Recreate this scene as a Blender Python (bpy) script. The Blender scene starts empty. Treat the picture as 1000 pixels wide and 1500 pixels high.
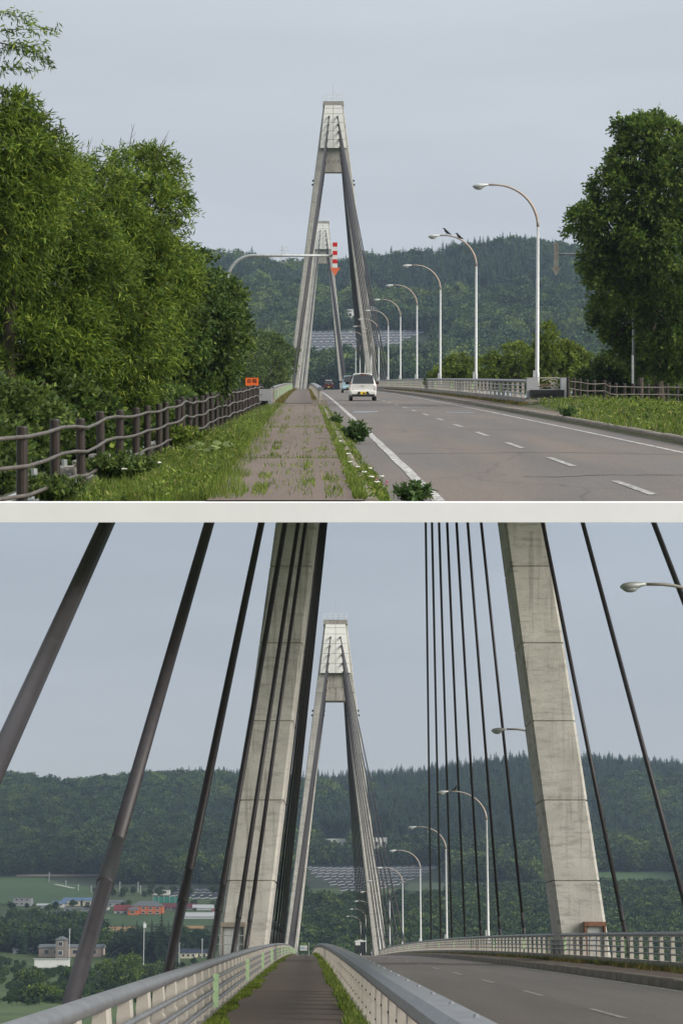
import bpy, math, random
import numpy as np
from mathutils import Vector, Matrix

R = math.radians
random.seed(7)
RNG = np.random.default_rng(11)
SC = bpy.context.scene
COL = SC.collection

# ------------------------------------------------------------------ camera
F = 3000.0                       # focal length in photo pixels (photo 1000 x 1500)
EYE_B, EYE_A = 1.35, 1.65        # eye height over the bridge walk / over the approach walk
PITCH_B = math.atan((1385 - 750) / F)
PITCH_A = math.atan((565 - 750) / F)
TILT = PITCH_B - PITCH_A         # the upper place stands on its own incline
cam_d = bpy.data.cameras.new('camera')
cam_d.sensor_fit = 'HORIZONTAL'; cam_d.sensor_width = 36.0; cam_d.lens = 36.0 * F / 1000.0
cam_d.clip_start = 0.5; cam_d.clip_end = 9000
cam = bpy.data.objects.new('camera', cam_d); COL.objects.link(cam)
cam.location = (0, 0, EYE_B); cam.rotation_euler = (R(90) + PITCH_B, 0, 0)
SC.camera = cam
SC.render.resolution_x = 682; SC.render.resolution_y = 1024
M_A = (Matrix.Translation((0, 0, EYE_B)) @ Matrix.Rotation(TILT, 4, 'X') @ Matrix.Translation((0, 0, -EYE_A)))

# ------------------------------------------------------------------ sky, sun, exposure
SUN_EL, SUN_AZ = R(21), R(121)   # azimuth from the view direction (+Y) towards the right
w = bpy.data.worlds.new('World'); SC.world = w; w.use_nodes = True
nt = w.node_tree; nt.nodes.clear()
def wn(t, **k):
    n = nt.nodes.new(t)
    for a, b in k.items(): setattr(n, a, b)
    return n
out = wn('ShaderNodeOutputWorld'); bg = wn('ShaderNodeBackground'); bg.inputs['Strength'].default_value = 0.1
sky = wn('ShaderNodeTexSky', sky_type='NISHITA', sun_disc=False); sky.sun_elevation = SUN_EL; sky.sun_rotation = SUN_AZ
sky.air_density = 1.0; sky.dust_density = 2.0
tc = wn('ShaderNodeTexCoord'); sep = wn('ShaderNodeSeparateXYZ'); nt.links.new(tc.outputs['Generated'], sep.inputs[0])
ramp = wn('ShaderNodeValToRGB'); nt.links.new(sep.outputs['Z'], ramp.inputs['Fac'])
SKYC = [(0.0, (.272, .280, .290)), (.10, (.262, .278, .300)), (.20, (.258, .282, .314)), (.30, (.300, .318, .342)), (.45, (.330, .349, .368)), (.65, (.47, .49, .51)), (1.0, (.84, .85, .86))]
el = ramp.color_ramp.elements
el[0].position, el[0].color = SKYC[0][0], (*SKYC[0][1], 1)
el[1].position, el[1].color = SKYC[-1][0], (*SKYC[-1][1], 1)
for p, c in SKYC[1:-1]:
    e = el.new(p); e.color = (*c, 1)
mp = wn('ShaderNodeMapping'); mp.inputs['Scale'].default_value = (1.6, 1.6, 11); nt.links.new(tc.outputs['Generated'], mp.inputs[0])
nz = wn('ShaderNodeTexNoise'); nz.inputs['Scale'].default_value = 2.2; nz.inputs['Detail'].default_value = 5; nz.inputs['Roughness'].default_value = .5
nt.links.new(mp.outputs[0], nz.inputs['Vector'])
mr = wn('ShaderNodeMapRange'); mr.inputs['From Min'].default_value = .3; mr.inputs['From Max'].default_value = .7
mr.inputs['To Min'].default_value = 9.4; mr.inputs['To Max'].default_value = 10.8
nt.links.new(nz.outputs['Fac'], mr.inputs['Value'])
mul = wn('ShaderNodeVectorMath', operation='SCALE'); nt.links.new(ramp.outputs['Color'], mul.inputs[0]); nt.links.new(mr.outputs[0], mul.inputs['Scale'])
mix = wn('ShaderNodeMixRGB'); mix.inputs['Fac'].default_value = .06
nt.links.new(mul.outputs[0], mix.inputs['Color1']); nt.links.new(sky.outputs[0], mix.inputs['Color2'])
nt.links.new(mix.outputs[0], bg.inputs['Color']); nt.links.new(bg.outputs[0], out.inputs['Surface'])

sl = bpy.data.lights.new('sun', 'SUN'); sl.energy = 2.4; sl.angle = R(36); sl.color = (1, .95, .87)
so = bpy.data.objects.new('sun', sl); COL.objects.link(so)
sdir = Vector((math.cos(SUN_EL) * math.sin(SUN_AZ), math.cos(SUN_EL) * math.cos(SUN_AZ), math.sin(SUN_EL)))
so.rotation_euler = sdir.to_track_quat('Z', 'Y').to_euler(); so.location = (60, -60, 80)
vs = SC.view_settings; vs.view_transform = 'Standard'; vs.look = 'None'; vs.exposure = 0.86; vs.gamma = 1; vs.use_curve_mapping = False
SC.cycles.use_denoising = True; SC.cycles.max_bounces = 6; SC.cycles.transparent_max_bounces = 4
SC.cycles.volume_bounces = 0

# ------------------------------------------------------------------ helpers
ZONE_A = []                       # top-level things of the upper place
ZONE = ['B']
def tag(o, label=None, cat=None, group=None, kind=None):
    if label: o['label'] = label
    if cat: o['category'] = cat
    if group: o['group'] = group
    if kind: o['kind'] = kind
    return o
def top(o):
    if ZONE[0] == 'A': ZONE_A.append(o)
    return o
ORIG = {}
def thing(name, label, cat, loc=(0, 0, 0), group=None, kind=None):
    o = bpy.data.objects.new(name, None); COL.objects.link(o); o.location = Vector(loc)
    o.empty_display_size = .2; ORIG[o.name] = Vector(loc)
    return top(tag(o, label, cat, group, kind))
def origin(o):
    return ORIG.get(o.name, Vector((0, 0, 0)))
class MB:
    def __init__(s): s.v = []; s.f = []; s.n = 0
    def add(s, v, f):
        v = np.asarray(v, float).reshape(-1, 3); s.v.append(v)
        s.f += [tuple(int(i) + s.n for i in q) for q in f]; s.n += len(v); return s
    def box(s, c, d, rz=0, rx=0, ry=0):
        x, y, z = (a / 2 for a in d)
        v = np.array([(i * x, j * y, k * z) for k in (-1, 1) for j in (-1, 1) for i in (-1, 1)])
        m = np.array((Matrix.Rotation(rz, 3, 'Z') @ Matrix.Rotation(rx, 3, 'X') @ Matrix.Rotation(ry, 3, 'Y')))
        return s.add(v @ m.T + np.array(c), [(0, 2, 3, 1), (4, 5, 7, 6), (0, 1, 5, 4), (2, 6, 7, 3), (0, 4, 6, 2), (1, 3, 7, 5)])
    def rings(s, rings, cap=True):
        k = len(rings[0]); v = np.concatenate([np.asarray(r, float).reshape(-1, 3) for r in rings]); f = []
        for a in range(len(rings) - 1):
            for i in range(k):
                j = (i + 1) % k
                f.append((a * k + i, a * k + j, (a + 1) * k + j, (a + 1) * k + i))
        if cap:
            f.append(tuple(range(k - 1, -1, -1))); f.append(tuple(range((len(rings) - 1) * k, len(rings) * k)))
        return s.add(v, f)
    def tube(s, pts, r, n=8, cap=True):
        pts = [Vector(p) for p in pts]; rr = r if hasattr(r, '__len__') else [r] * len(pts)
        rings = []; up = None
        for i, p in enumerate(pts):
            a = pts[max(i - 1, 0)]; b = pts[min(i + 1, len(pts) - 1)]; t = (b - a).normalized()
            if up is None:
                up = Vector((0, 0, 1)) if abs(t.z) < .9 else Vector((1, 0, 0))
            x = t.cross(up).normalized(); up = x.cross(t).normalized()
            rings.append([tuple(p + (x * math.cos(q) + up * math.sin(q)) * rr[i]) for q in (2 * math.pi * k / n for k in range(n))])
        return s.rings(rings, cap)
    def ell(s, c, r, nu=10, nv=7, noise=0, rng=None):
        rings = []
        for j in range(nv + 1):
            th = math.pi * (j + .02) / (nv + .04)
            rings.append([(c[0] + r[0] * math.sin(th) * math.cos(2 * math.pi * i / nu), c[1] + r[1] * math.sin(th) * math.sin(2 * math.pi * i / nu), c[2] - r[2] * math.cos(th)) for i in range(nu)])
        return s.rings(rings)
    def prism(s, poly, y0, y1):      # polygon in x,z extruded along y
        return s.rings([[(x, y0, z) for x, z in poly], [(x, y1, z) for x, z in poly]])
    def strip(s, P, prof, ds, closed=False):
        k = len(prof); v = [P(u, d, z) for d in ds for u, z in prof]; f = []
        for a in range(len(ds) - 1):
            for i in range(k if closed else k - 1):
                j = (i + 1) % k
                f.append((a * k + i, a * k + j, (a + 1) * k + j, (a + 1) * k + i))
        if closed:
            f.append(tuple(range(k))); f.append(tuple(range(len(ds) * k - 1, (len(ds) - 1) * k - 1, -1)))
        return s.add(v, f)
    def mesh(s, name, off=(0, 0, 0), smooth=False, mats=()):
        me = bpy.data.meshes.new(name)
        v = np.concatenate(s.v) - np.array(off) if s.v else np.zeros((0, 3))
        me.from_pydata(v.tolist(), [], s.f); me.update()
        if smooth: me.polygons.foreach_set('use_smooth', [True] * len(me.polygons))
        for m in mats: me.materials.append(m)
        return me
    def build(s, name, mat, parent=None, loc=None, smooth=False, label=None, cat=None, group=None, kind=None):
        off = origin(parent) if parent is not None else Vector(loc or (0, 0, 0))
        me = s.mesh(name, off, smooth, [mat])
        o = bpy.data.objects.new(name, me); COL.objects.link(o)
        if parent is not None:
            o.parent = parent; ORIG[o.name] = off
        else:
            o.location = off; ORIG[o.name] = off; top(o)
        return tag(o, label, cat, group, kind)
def fastmesh(name, v, nper, k, mat, smooth=False):
    """v: (n*k,3) vertices, every k of them one polygon"""
    n = len(v) // k; me = bpy.data.meshes.new(name)
    me.vertices.add(len(v)); me.vertices.foreach_set('co', np.asarray(v, np.float32).ravel())
    me.loops.add(n * k); me.loops.foreach_set('vertex_index', np.arange(n * k, dtype=np.int32))
    me.polygons.add(n); me.polygons.foreach_set('loop_start', np.arange(0, n * k, k, dtype=np.int32))
    me.update(calc_edges=True); me.materials.append(mat)
    return me
def link(name, me, parent=None, loc=None, **k):
    o = bpy.data.objects.new(name, me); COL.objects.link(o)
    if parent is not None:
        o.parent = parent; ORIG[o.name] = origin(parent)
        if loc is not None: o.location = Vector(loc) - origin(parent)
    else:
        if loc is not None: o.location = loc
        ORIG[o.name] = Vector(loc or (0, 0, 0)); top(o)
    return tag(o, **k)
def ray(px, py, zone):
    p = PITCH_A if zone == 'A' else PITCH_B
    f = Vector((0, math.cos(p), math.sin(p))); u = Vector((0, -math.sin(p), math.cos(p)))
    return f * F + Vector((px - 500, 0, 0)) + u * (750 - py)
def at(px, py, d, zone=None):
    zone = zone or ZONE[0]; r = ray(px, py, zone)
    return Vector((0, 0, EYE_A if zone == 'A' else EYE_B)) + r * (d / r.y)
def XA(px, d): return (px - 500) * d / 3006.0
def XB(px, d): return (px - 500) * d / 3067.0
def ordinal(i): return ['first', 'second', 'third', 'fourth', 'fifth', 'sixth', 'seventh', 'eighth', 'ninth', 'tenth', 'eleventh', 'twelfth'][i]

# ------------------------------------------------------------------ materials
def nodes(name):
    m = bpy.data.materials.new(name); m.use_nodes = True; t = m.node_tree
    return m, t, t.nodes['Principled BSDF'], t.nodes['Material Output']
def nn(t, kind, ins=None, **k):
    n = t.nodes.new(kind)
    for a, b in k.items(): setattr(n, a, b)
    for a, b in (ins or {}).items():
        if isinstance(b, bpy.types.NodeSocket): t.links.new(b, n.inputs[a])
        else: n.inputs[a].default_value = b
    return n
def rampn(t, fac, stops):
    r = t.nodes.new('ShaderNodeValToRGB'); t.links.new(fac, r.inputs['Fac']); e = r.color_ramp.elements
    e[0].position, e[0].color = stops[0][0], (*stops[0][1], 1); e[1].position, e[1].color = stops[-1][0], (*stops[-1][1], 1)
    for p, c in stops[1:-1]:
        q = e.new(p); q.color = (*c, 1)
    return r.outputs['Color']
def g3(v): return (v, v, v)
def pbr(name, c1, c2=None, scale=4, rough=.6, metal=0, bump=.15, bscale=40, stretch=(1, 1, 1), lo=.35, hi=.65, spec=.4, c3=None, s3=1.2, lo3=.55, hi3=.75):
    m, t, b, o = nodes(name); c2 = c2 or tuple(min(1, x * 1.25) for x in c1)
    co = nn(t, 'ShaderNodeTexCoord').outputs['Object']
    mp = nn(t, 'ShaderNodeMapping', {0: co, 'Scale': stretch}).outputs[0]
    n1 = nn(t, 'ShaderNodeTexNoise', {'Vector': mp, 'Scale': scale, 'Detail': 8, 'Roughness': .62}).outputs['Fac']
    col = rampn(t, n1, [(lo, c1), (hi, c2)])
    if c3:
        n3 = nn(t, 'ShaderNodeTexNoise', {'Vector': co, 'Scale': s3, 'Detail': 6, 'Roughness': .6}).outputs['Fac']
        f3 = rampn(t, n3, [(lo3, g3(0)), (hi3, g3(1))])
        col = nn(t, 'ShaderNodeMixRGB', {'Fac': f3, 'Color1': col, 'Color2': (*c3, 1)}).outputs[0]
    t.links.new(col, b.inputs['Base Color'])
    n2 = nn(t, 'ShaderNodeTexNoise', {'Vector': co, 'Scale': bscale, 'Detail': 4}).outputs['Fac']
    if bump:
        bp = nn(t, 'ShaderNodeBump', {'Strength': bump, 'Distance': .02, 'Height': n2}); t.links.new(bp.outputs[0], b.inputs['Normal'])
    rr = nn(t, 'ShaderNodeMapRange', {'Value': n1, 'To Min': max(0, rough - .1), 'To Max': min(1, rough + .1)}).outputs[0]
    t.links.new(rr, b.inputs['Roughness']); b.inputs['Metallic'].default_value = metal
    b.inputs['Specular IOR Level'].default_value = spec
    return m
def leafmat(name, stops, trans=.35, rough=.55, inst=False, vary=.45):
    m, t, b, o = nodes(name)
    isl = nn(t, 'ShaderNodeNewGeometry').outputs['Random Per Island']
    col = rampn(t, isl, stops)
    co = nn(t, 'ShaderNodeTexCoord').outputs['Object']
    nz = nn(t, 'ShaderNodeTexNoise', {'Vector': co, 'Scale': .9, 'Detail': 3}).outputs['Fac']
    v = nn(t, 'ShaderNodeMapRange', {'Value': nz, 'From Min': .3, 'From Max': .7, 'To Min': (1 - vary) * (1 if inst else 1.2), 'To Max': (1 + vary) * (1 if inst else 1.2)}).outputs[0]
    if inst:
        rnd = nn(t, 'ShaderNodeObjectInfo').outputs['Random']
        tint = rampn(t, rnd, [(0, (.5, .6, .7)), (.35, (.85, .92, .9)), (.7, (1.15, 1.15, .95)), (1, (1.8, 1.65, 1.0))])
        col = nn(t, 'ShaderNodeMixRGB', {'Fac': 1.0, 'Color1': col, 'Color2': tint}, blend_type='MULTIPLY').outputs[0]
    col = nn(t, 'ShaderNodeVectorMath', {0: col, 'Scale': v}, operation='SCALE').outputs[0]
    t.links.new(col, b.inputs['Base Color']); b.inputs['Roughness'].default_value = rough; b.inputs['Specular IOR Level'].default_value = .25
    tr = nn(t, 'ShaderNodeBsdfTranslucent', {'Color': col})
    mx = nn(t, 'ShaderNodeMixShader', {0: trans, 1: b.outputs[0], 2: tr.outputs[0]})
    t.links.new(mx.outputs[0], o.inputs['Surface'])
    return m
def concretemat(name, base, dark, streak=.55, pores=True, scale=1.0):
    m, t, b, o = nodes(name)
    co = nn(t, 'ShaderNodeTexCoord').outputs['Object']
    n1 = nn(t, 'ShaderNodeTexNoise', {'Vector': co, 'Scale': .7 * scale, 'Detail': 8, 'Roughness': .65}).outputs['Fac']
    col = rampn(t, n1, [(.3, tuple(x * .82 for x in base)), (.7, tuple(x * 1.12 for x in base))])
    mp = nn(t, 'ShaderNodeMapping', {0: co, 'Scale': (2.2, 2.2, .12)}).outputs[0]
    n2 = nn(t, 'ShaderNodeTexNoise', {'Vector': mp, 'Scale': 1.6 * scale, 'Detail': 7, 'Roughness': .7}).outputs['Fac']
    f2 = rampn(t, n2, [(.52, g3(0)), (.74, g3(streak))])
    col = nn(t, 'ShaderNodeMixRGB', {'Fac': f2, 'Color1': col, 'Color2': (*dark, 1)}).outputs[0]
    mph = nn(t, 'ShaderNodeMapping', {0: co, 'Scale': (.6, .6, 3.2)}).outputs[0]
    nh = nn(t, 'ShaderNodeTexNoise', {'Vector': mph, 'Scale': 1.3 * scale, 'Detail': 9, 'Roughness': .8}).outputs['Fac']
    fh = rampn(t, nh, [(.50, g3(0)), (.68, g3(.62))])
    col = nn(t, 'ShaderNodeMixRGB', {'Fac': fh, 'Color1': col, 'Color2': (*dark, 1)}).outputs[0]
    if pores:
        vo = nn(t, 'ShaderNodeTexVoronoi', {'Vector': co, 'Scale': 5.5}).outputs['Distance']
        fv = rampn(t, vo, [(.0, g3(.75)), (.20, g3(0))])
        col = nn(t, 'ShaderNodeMixRGB', {'Fac': fv, 'Color1': col, 'Color2': (*[x * .5 for x in base], 1)}).outputs[0]
    t.links.new(col, b.inputs['Base Color']); b.inputs['Roughness'].default_value = .9; b.inputs['Specular IOR Level'].default_value = .2
    n3 = nn(t, 'ShaderNodeTexNoise', {'Vector': co, 'Scale': 18, 'Detail': 6}).outputs['Fac']
    bp = nn(t, 'ShaderNodeBump', {'Strength': .3, 'Distance': .03, 'Height': n3}); t.links.new(bp.outputs[0], b.inputs['Normal'])
    return m
def asphaltmat(name, base, brown, crack=True, agg=26, st=(1.1, .07)):
    m, t, b, o = nodes(name)
    co = nn(t, 'ShaderNodeTexCoord').outputs['Object']
    mp = nn(t, 'ShaderNodeMapping', {0: co, 'Scale': (st[0], st[1], 1)}).outputs[0]
    n1 = nn(t, 'ShaderNodeTexNoise', {'Vector': mp, 'Scale': .9, 'Detail': 6, 'Roughness': .6}).outputs['Fac']
    col = rampn(t, n1, [(.35, tuple(x * .92 for x in base)), (.62, tuple(x * 1.06 for x in base))])
    n4 = nn(t, 'ShaderNodeTexNoise', {'Vector': nn(t, 'ShaderNodeMapping', {0: co, 'Scale': (st[0] * .5, st[1] * .7, 1), 'Location': (7, 3, 0)}).outputs[0], 'Scale': 1.2, 'Detail': 5}).outputs['Fac']
    f4 = rampn(t, n4, [(.44, g3(0)), (.66, g3(.6))])
    col = nn(t, 'ShaderNodeMixRGB', {'Fac': f4, 'Color1': col, 'Color2': (*brown, 1)}).outputs[0]
    na = nn(t, 'ShaderNodeTexNoise', {'Vector': co, 'Scale': agg, 'Detail': 3, 'Roughness': .8}).outputs['Fac']
    fa = nn(t, 'ShaderNodeMapRange', {'Value': na, 'From Min': .3, 'From Max': .7, 'To Min': .60, 'To Max': 1.42}).outputs[0]
    col = nn(t, 'ShaderNodeVectorMath', {0: col, 'Scale': fa}, operation='SCALE').outputs[0]
    if crack:
        wv = nn(t, 'ShaderNodeTexNoise', {'Vector': co, 'Scale': .5, 'Detail': 4}).outputs['Color']
        sh = nn(t, 'ShaderNodeMixRGB', {'Fac': .55, 'Color1': co, 'Color2': wv}, blend_type='ADD').outputs[0]
        mc = nn(t, 'ShaderNodeMapping', {0: sh, 'Scale': (.22, .09, 1)}).outputs[0]
        vo = nn(t, 'ShaderNodeTexVoronoi', {'Vector': mc, 'Scale': 1.0}, feature='DISTANCE_TO_EDGE').outputs['Distance']
        fc = rampn(t, vo, [(.0, g3(.32)), (.010, g3(0))])
        col = nn(t, 'ShaderNodeMixRGB', {'Fac': fc, 'Color1': col, 'Color2': (.025, .023, .022, 1)}).outputs[0]
    t.links.new(col, b.inputs['Base Color']); b.inputs['Roughness'].default_value = .85; b.inputs['Specular IOR Level'].default_value = .3
    bp = nn(t, 'ShaderNodeBump', {'Strength': .35, 'Distance': .01, 'Height': na}); t.links.new(bp.outputs[0], b.inputs['Normal'])
    return m
def paintmat(name, c, under, lo=.42, hi=.56, scale=9):
    m, t, b, o = nodes(name)
    co = nn(t, 'ShaderNodeTexCoord').outputs['Object']
    n1 = nn(t, 'ShaderNodeTexNoise', {'Vector': co, 'Scale': scale, 'Detail': 8, 'Roughness': .75}).outputs['Fac']
    t.links.new(rampn(t, n1, [(lo, under), (hi, c)]), b.inputs['Base Color']); b.inputs['Roughness'].default_value = .75
    return m
M = {}
M['conc'] = concretemat('tower_concrete', (.455, .437, .40), (.13, .122, .108), .75)
M['conc_dark'] = concretemat('stained_concrete', (.30, .28, .25), (.09, .085, .075), .8)
M['conc_pale'] = pbr('pale_edge_concrete', (.80, .80, .79), (.84, .84, .83), scale=1.5, rough=.9, bump=.02)
M['beam'] = concretemat('beam_concrete', (.42, .39, .345), (.08, .075, .07), .9)
M['cladding'] = pbr('white_cladding', (.76, .75, .71), (.82, .81, .77), scale=2, rough=.5, bump=.03)
M['cable'] = pbr('cable_sheath', (.021, .018, .0195), (.030, .026, .028), scale=6, rough=.5, bump=.03)
M['sleeve'] = pbr('black_rubber_sleeve', (.010, .013, .013), (.02, .019, .019), rough=.6, bump=.05)
M['alu'] = pbr('dull_aluminium', (.20, .205, .215), (.29, .295, .305), scale=7, rough=.42, metal=.55, bump=.05)
M['galv'] = pbr('galvanised_steel', (.42, .43, .43), (.55, .56, .55), scale=9, rough=.5, metal=.35, bump=.05, c3=(.30, .24, .19), s3=2.2, lo3=.62, hi3=.8)
M['galv_pipe'] = pbr('galvanised_pipe', (.30, .32, .32), (.44, .46, .46), scale=9, rough=.5, metal=.4, bump=.05)
M['arm'] = pbr('rusty_lamp_arm', (.42, .40, .38), (.38, .28, .22), scale=1.5, rough=.55, metal=.25, bump=.05)
M['cream'] = pbr('cream_baluster_paint', (.34, .312, .268), (.46, .43, .378), scale=3.5, rough=.65, bump=.1, c3=(.20, .16, .12), s3=4, lo3=.6, hi3=.8)
M['green'] = pbr('pale_green_reflector', (.36, .52, .28), (.46, .62, .36), scale=12, rough=.5, bump=.02, c3=(.25, .27, .2), s3=9, lo3=.6, hi3=.7)
M['asphalt'] = asphaltmat('road_asphalt', (.132, .120, .112), (.18, .14, .11))
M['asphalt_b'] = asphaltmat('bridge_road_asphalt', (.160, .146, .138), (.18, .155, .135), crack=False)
M['walk_a'] = asphaltmat('old_walk_asphalt', (.150, .116, .095), (.155, .112, .088), agg=35)
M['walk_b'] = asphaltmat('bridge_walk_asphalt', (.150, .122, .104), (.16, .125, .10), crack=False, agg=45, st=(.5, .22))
M['kerb'] = concretemat('kerb_concrete', (.26, .23, .19), (.12, .10, .08), .5)
M['white_line'] = paintmat('worn_white_paint', (.60, .59, .56), (.17, .155, .145), .44, .58, 7)
M['white_dash'] = paintmat('thin_white_paint', (.52, .51, .49), (.16, .15, .14), .43, .62, 8)
M['blue_mark'] = paintmat('faded_blue_paint', (.26, .36, .47), (.16, .15, .15), .36, .60)
M['soil'] = pbr('soil_and_grass', (.045, .05, .022), (.075, .08, .03), scale=1.2, rough=.95, bump=.5, bscale=14, c3=(.10, .08, .05), s3=.8)
M['brown'] = pbr('dark_brown_post_paint', (.022, .015, .012), (.032, .022, .018), scale=6, rough=.5, bump=.06)
M['brown_rail'] = pbr('worn_brown_rail', (.085, .072, .062), (.16, .14, .125), scale=5, rough=.45, metal=.3, bump=.05)
M['granite'] = pbr('grey_granite', (.26, .265, .275), (.42, .425, .435), scale=55, rough=.6, bump=.05)
M['black_iron'] = pbr('black_iron', (.012, .012, .013), (.02, .02, .021), rough=.5, bump=.05)
M['bronze'] = pbr('bronze_plaque', (.12, .09, .05), (.18, .14, .09), rough=.5, metal=.5)
M['red'] = pbr('red_reflective', (.50, .014, .018), (.56, .02, .025), rough=.45, bump=.02)
M['orange_arrow'] = pbr('faded_orange_red', (.62, .13, .06), (.66, .16, .08), rough=.5, bump=.02)
M['white_p'] = pbr('white_paint', (.60, .61, .60), (.68, .69, .68), rough=.5, bump=.02)
M['rust_arrow'] = pbr('rusty_arrow', (.55, .45, .38), (.74, .70, .65), scale=4, rough=.7)
M['orange_sign'] = pbr('orange_sign_sheet', (.78, .14, .022), (.82, .16, .03), rough=.45, bump=.02)
M['black'] = pbr('black_paint', (.012, .010, .010), (.016, .014, .014), rough=.6, bump=.02)
M['lens'] = pbr('lamp_lens', (.34, .36, .35), (.40, .42, .41), rough=.2, bump=.02, spec=.6)
M['crow'] = pbr('black_feathers', (.006, .006, .008), (.012, .012, .014), rough=.6)
M['bark'] = pbr('grey_brown_bark', (.05, .04, .032), (.10, .08, .065), scale=6, rough=.95, bump=.8, bscale=12, stretch=(3, 3, .5))
M['bark_pale'] = pbr('pale_bark', (.24, .20, .14), (.36, .31, .23), scale=6, rough=.9, bump=.5, bscale=12)
M['willow'] = leafmat('willow_leaves', [(0, (.042, .078, .014)), (.5, (.088, .142, .02)), (.8, (.155, .215, .028)), (.93, (.22, .28, .038)), (1, (.29, .33, .055))], .48)
M['broad_dark'] = leafmat('dark_broad_leaves', [(0, (.026, .052, .013)), (.6, (.054, .096, .019)), (.9, (.105, .155, .026)), (1, (.16, .21, .034))], .40)
M['broad'] = leafmat('broad_leaves', [(0, (.042, .078, .016)), (.6, (.085, .142, .024)), (.9, (.16, .215, .034)), (1, (.22, .27, .045))], .48)
M['fresh'] = leafmat('fresh_yellow_green_leaves', [(0, (.07, .105, .015)), (.6, (.12, .165, .022)), (1, (.19, .22, .035))], .4)
M['scrub'] = leafmat('scrub_leaves', [(0, (.036, .062, .016)), (.6, (.07, .11, .023)), (1, (.13, .17, .035))], .38)
M['grass'] = leafmat('grass_blades', [(0, (.05, .085, .014)), (.5, (.10, .155, .02)), (.88, (.17, .21, .032)), (1, (.24, .21, .08))], .38)
M['grass_dry'] = leafmat('dry_tinted_grass', [(0, (.06, .075, .018)), (.5, (.11, .12, .028)), (.8, (.20, .14, .04)), (1, (.28, .17, .05))], .3)
M['mug'] = leafmat('mugwort_leaves', [(0, (.035, .07, .02)), (.7, (.065, .12, .03)), (1, (.11, .165, .045))], .35)
M['butterbur'] = leafmat('butterbur_leaves', [(0, (.12, .165, .05)), (1, (.19, .24, .08))], .35)
M['needle'] = leafmat('conifer_needles', [(0, (.010, .022, .012)), (.6, (.020, .038, .018)), (1, (.034, .056, .022))], .15)
M['far_needle'] = leafmat('far_conifer_needles', [(0, (.012, .034, .024)), (.6, (.022, .052, .034)), (1, (.036, .072, .042))], .15, inst=True)
M['far_leaf'] = leafmat('far_broad_leaves', [(0, (.020, .046, .016)), (.6, (.038, .074, .023)), (1, (.066, .108, .030))], .2, inst=True)
M['far_light'] = leafmat('far_light_leaves', [(0, (.045, .080, .022)), (.6, (.075, .118, .030)), (1, (.115, .155, .04))], .25, inst=True)
M['petal'] = pbr('white_petals', (.68, .67, .62), (.76, .75, .70), rough=.8, bump=0)
M['pink'] = pbr('pink_clover', (.35, .10, .17), (.42, .14, .22), rough=.8, bump=0)
M['hill'] = pbr('wooded_slope', (.016, .030, .014), (.030, .048, .020), scale=.05, rough=1, bump=0, c3=(.05, .07, .03), s3=.01)
M['meadow'] = pbr('valley_meadow', (.045, .078, .022), (.07, .11, .03), scale=.05, rough=1, bump=0, c3=(.03, .05, .02), s3=.02)
M['field'] = pbr('green_crop', (.045, .095, .028), (.062, .118, .036), scale=.12, rough=1, bump=0, stretch=(1, .2, 1))
M['field_dull'] = pbr('dull_green_crop', (.05, .075, .035), (.065, .095, .045), scale=.15, rough=1, bump=0, stretch=(.2, 1, 1))
M['wheat'] = pbr('ripe_wheat', (.34, .20, .075), (.42, .26, .11), scale=.2, rough=1, bump=0)
M['dirt_road'] = pbr('dirt_track', (.17, .14, .11), (.23, .19, .15), scale=.5, rough=1, bump=0)
M['solar'] = pbr('solar_panel_glass', (.040, .046, .062), (.055, .062, .080), scale=.4, rough=.3, bump=0, spec=.6)
M['solar_frame'] = pbr('solar_frame', (.42, .43, .45), (.5, .51, .53), rough=.5, bump=0)
print('materials ok')
#@@PART2

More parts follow.
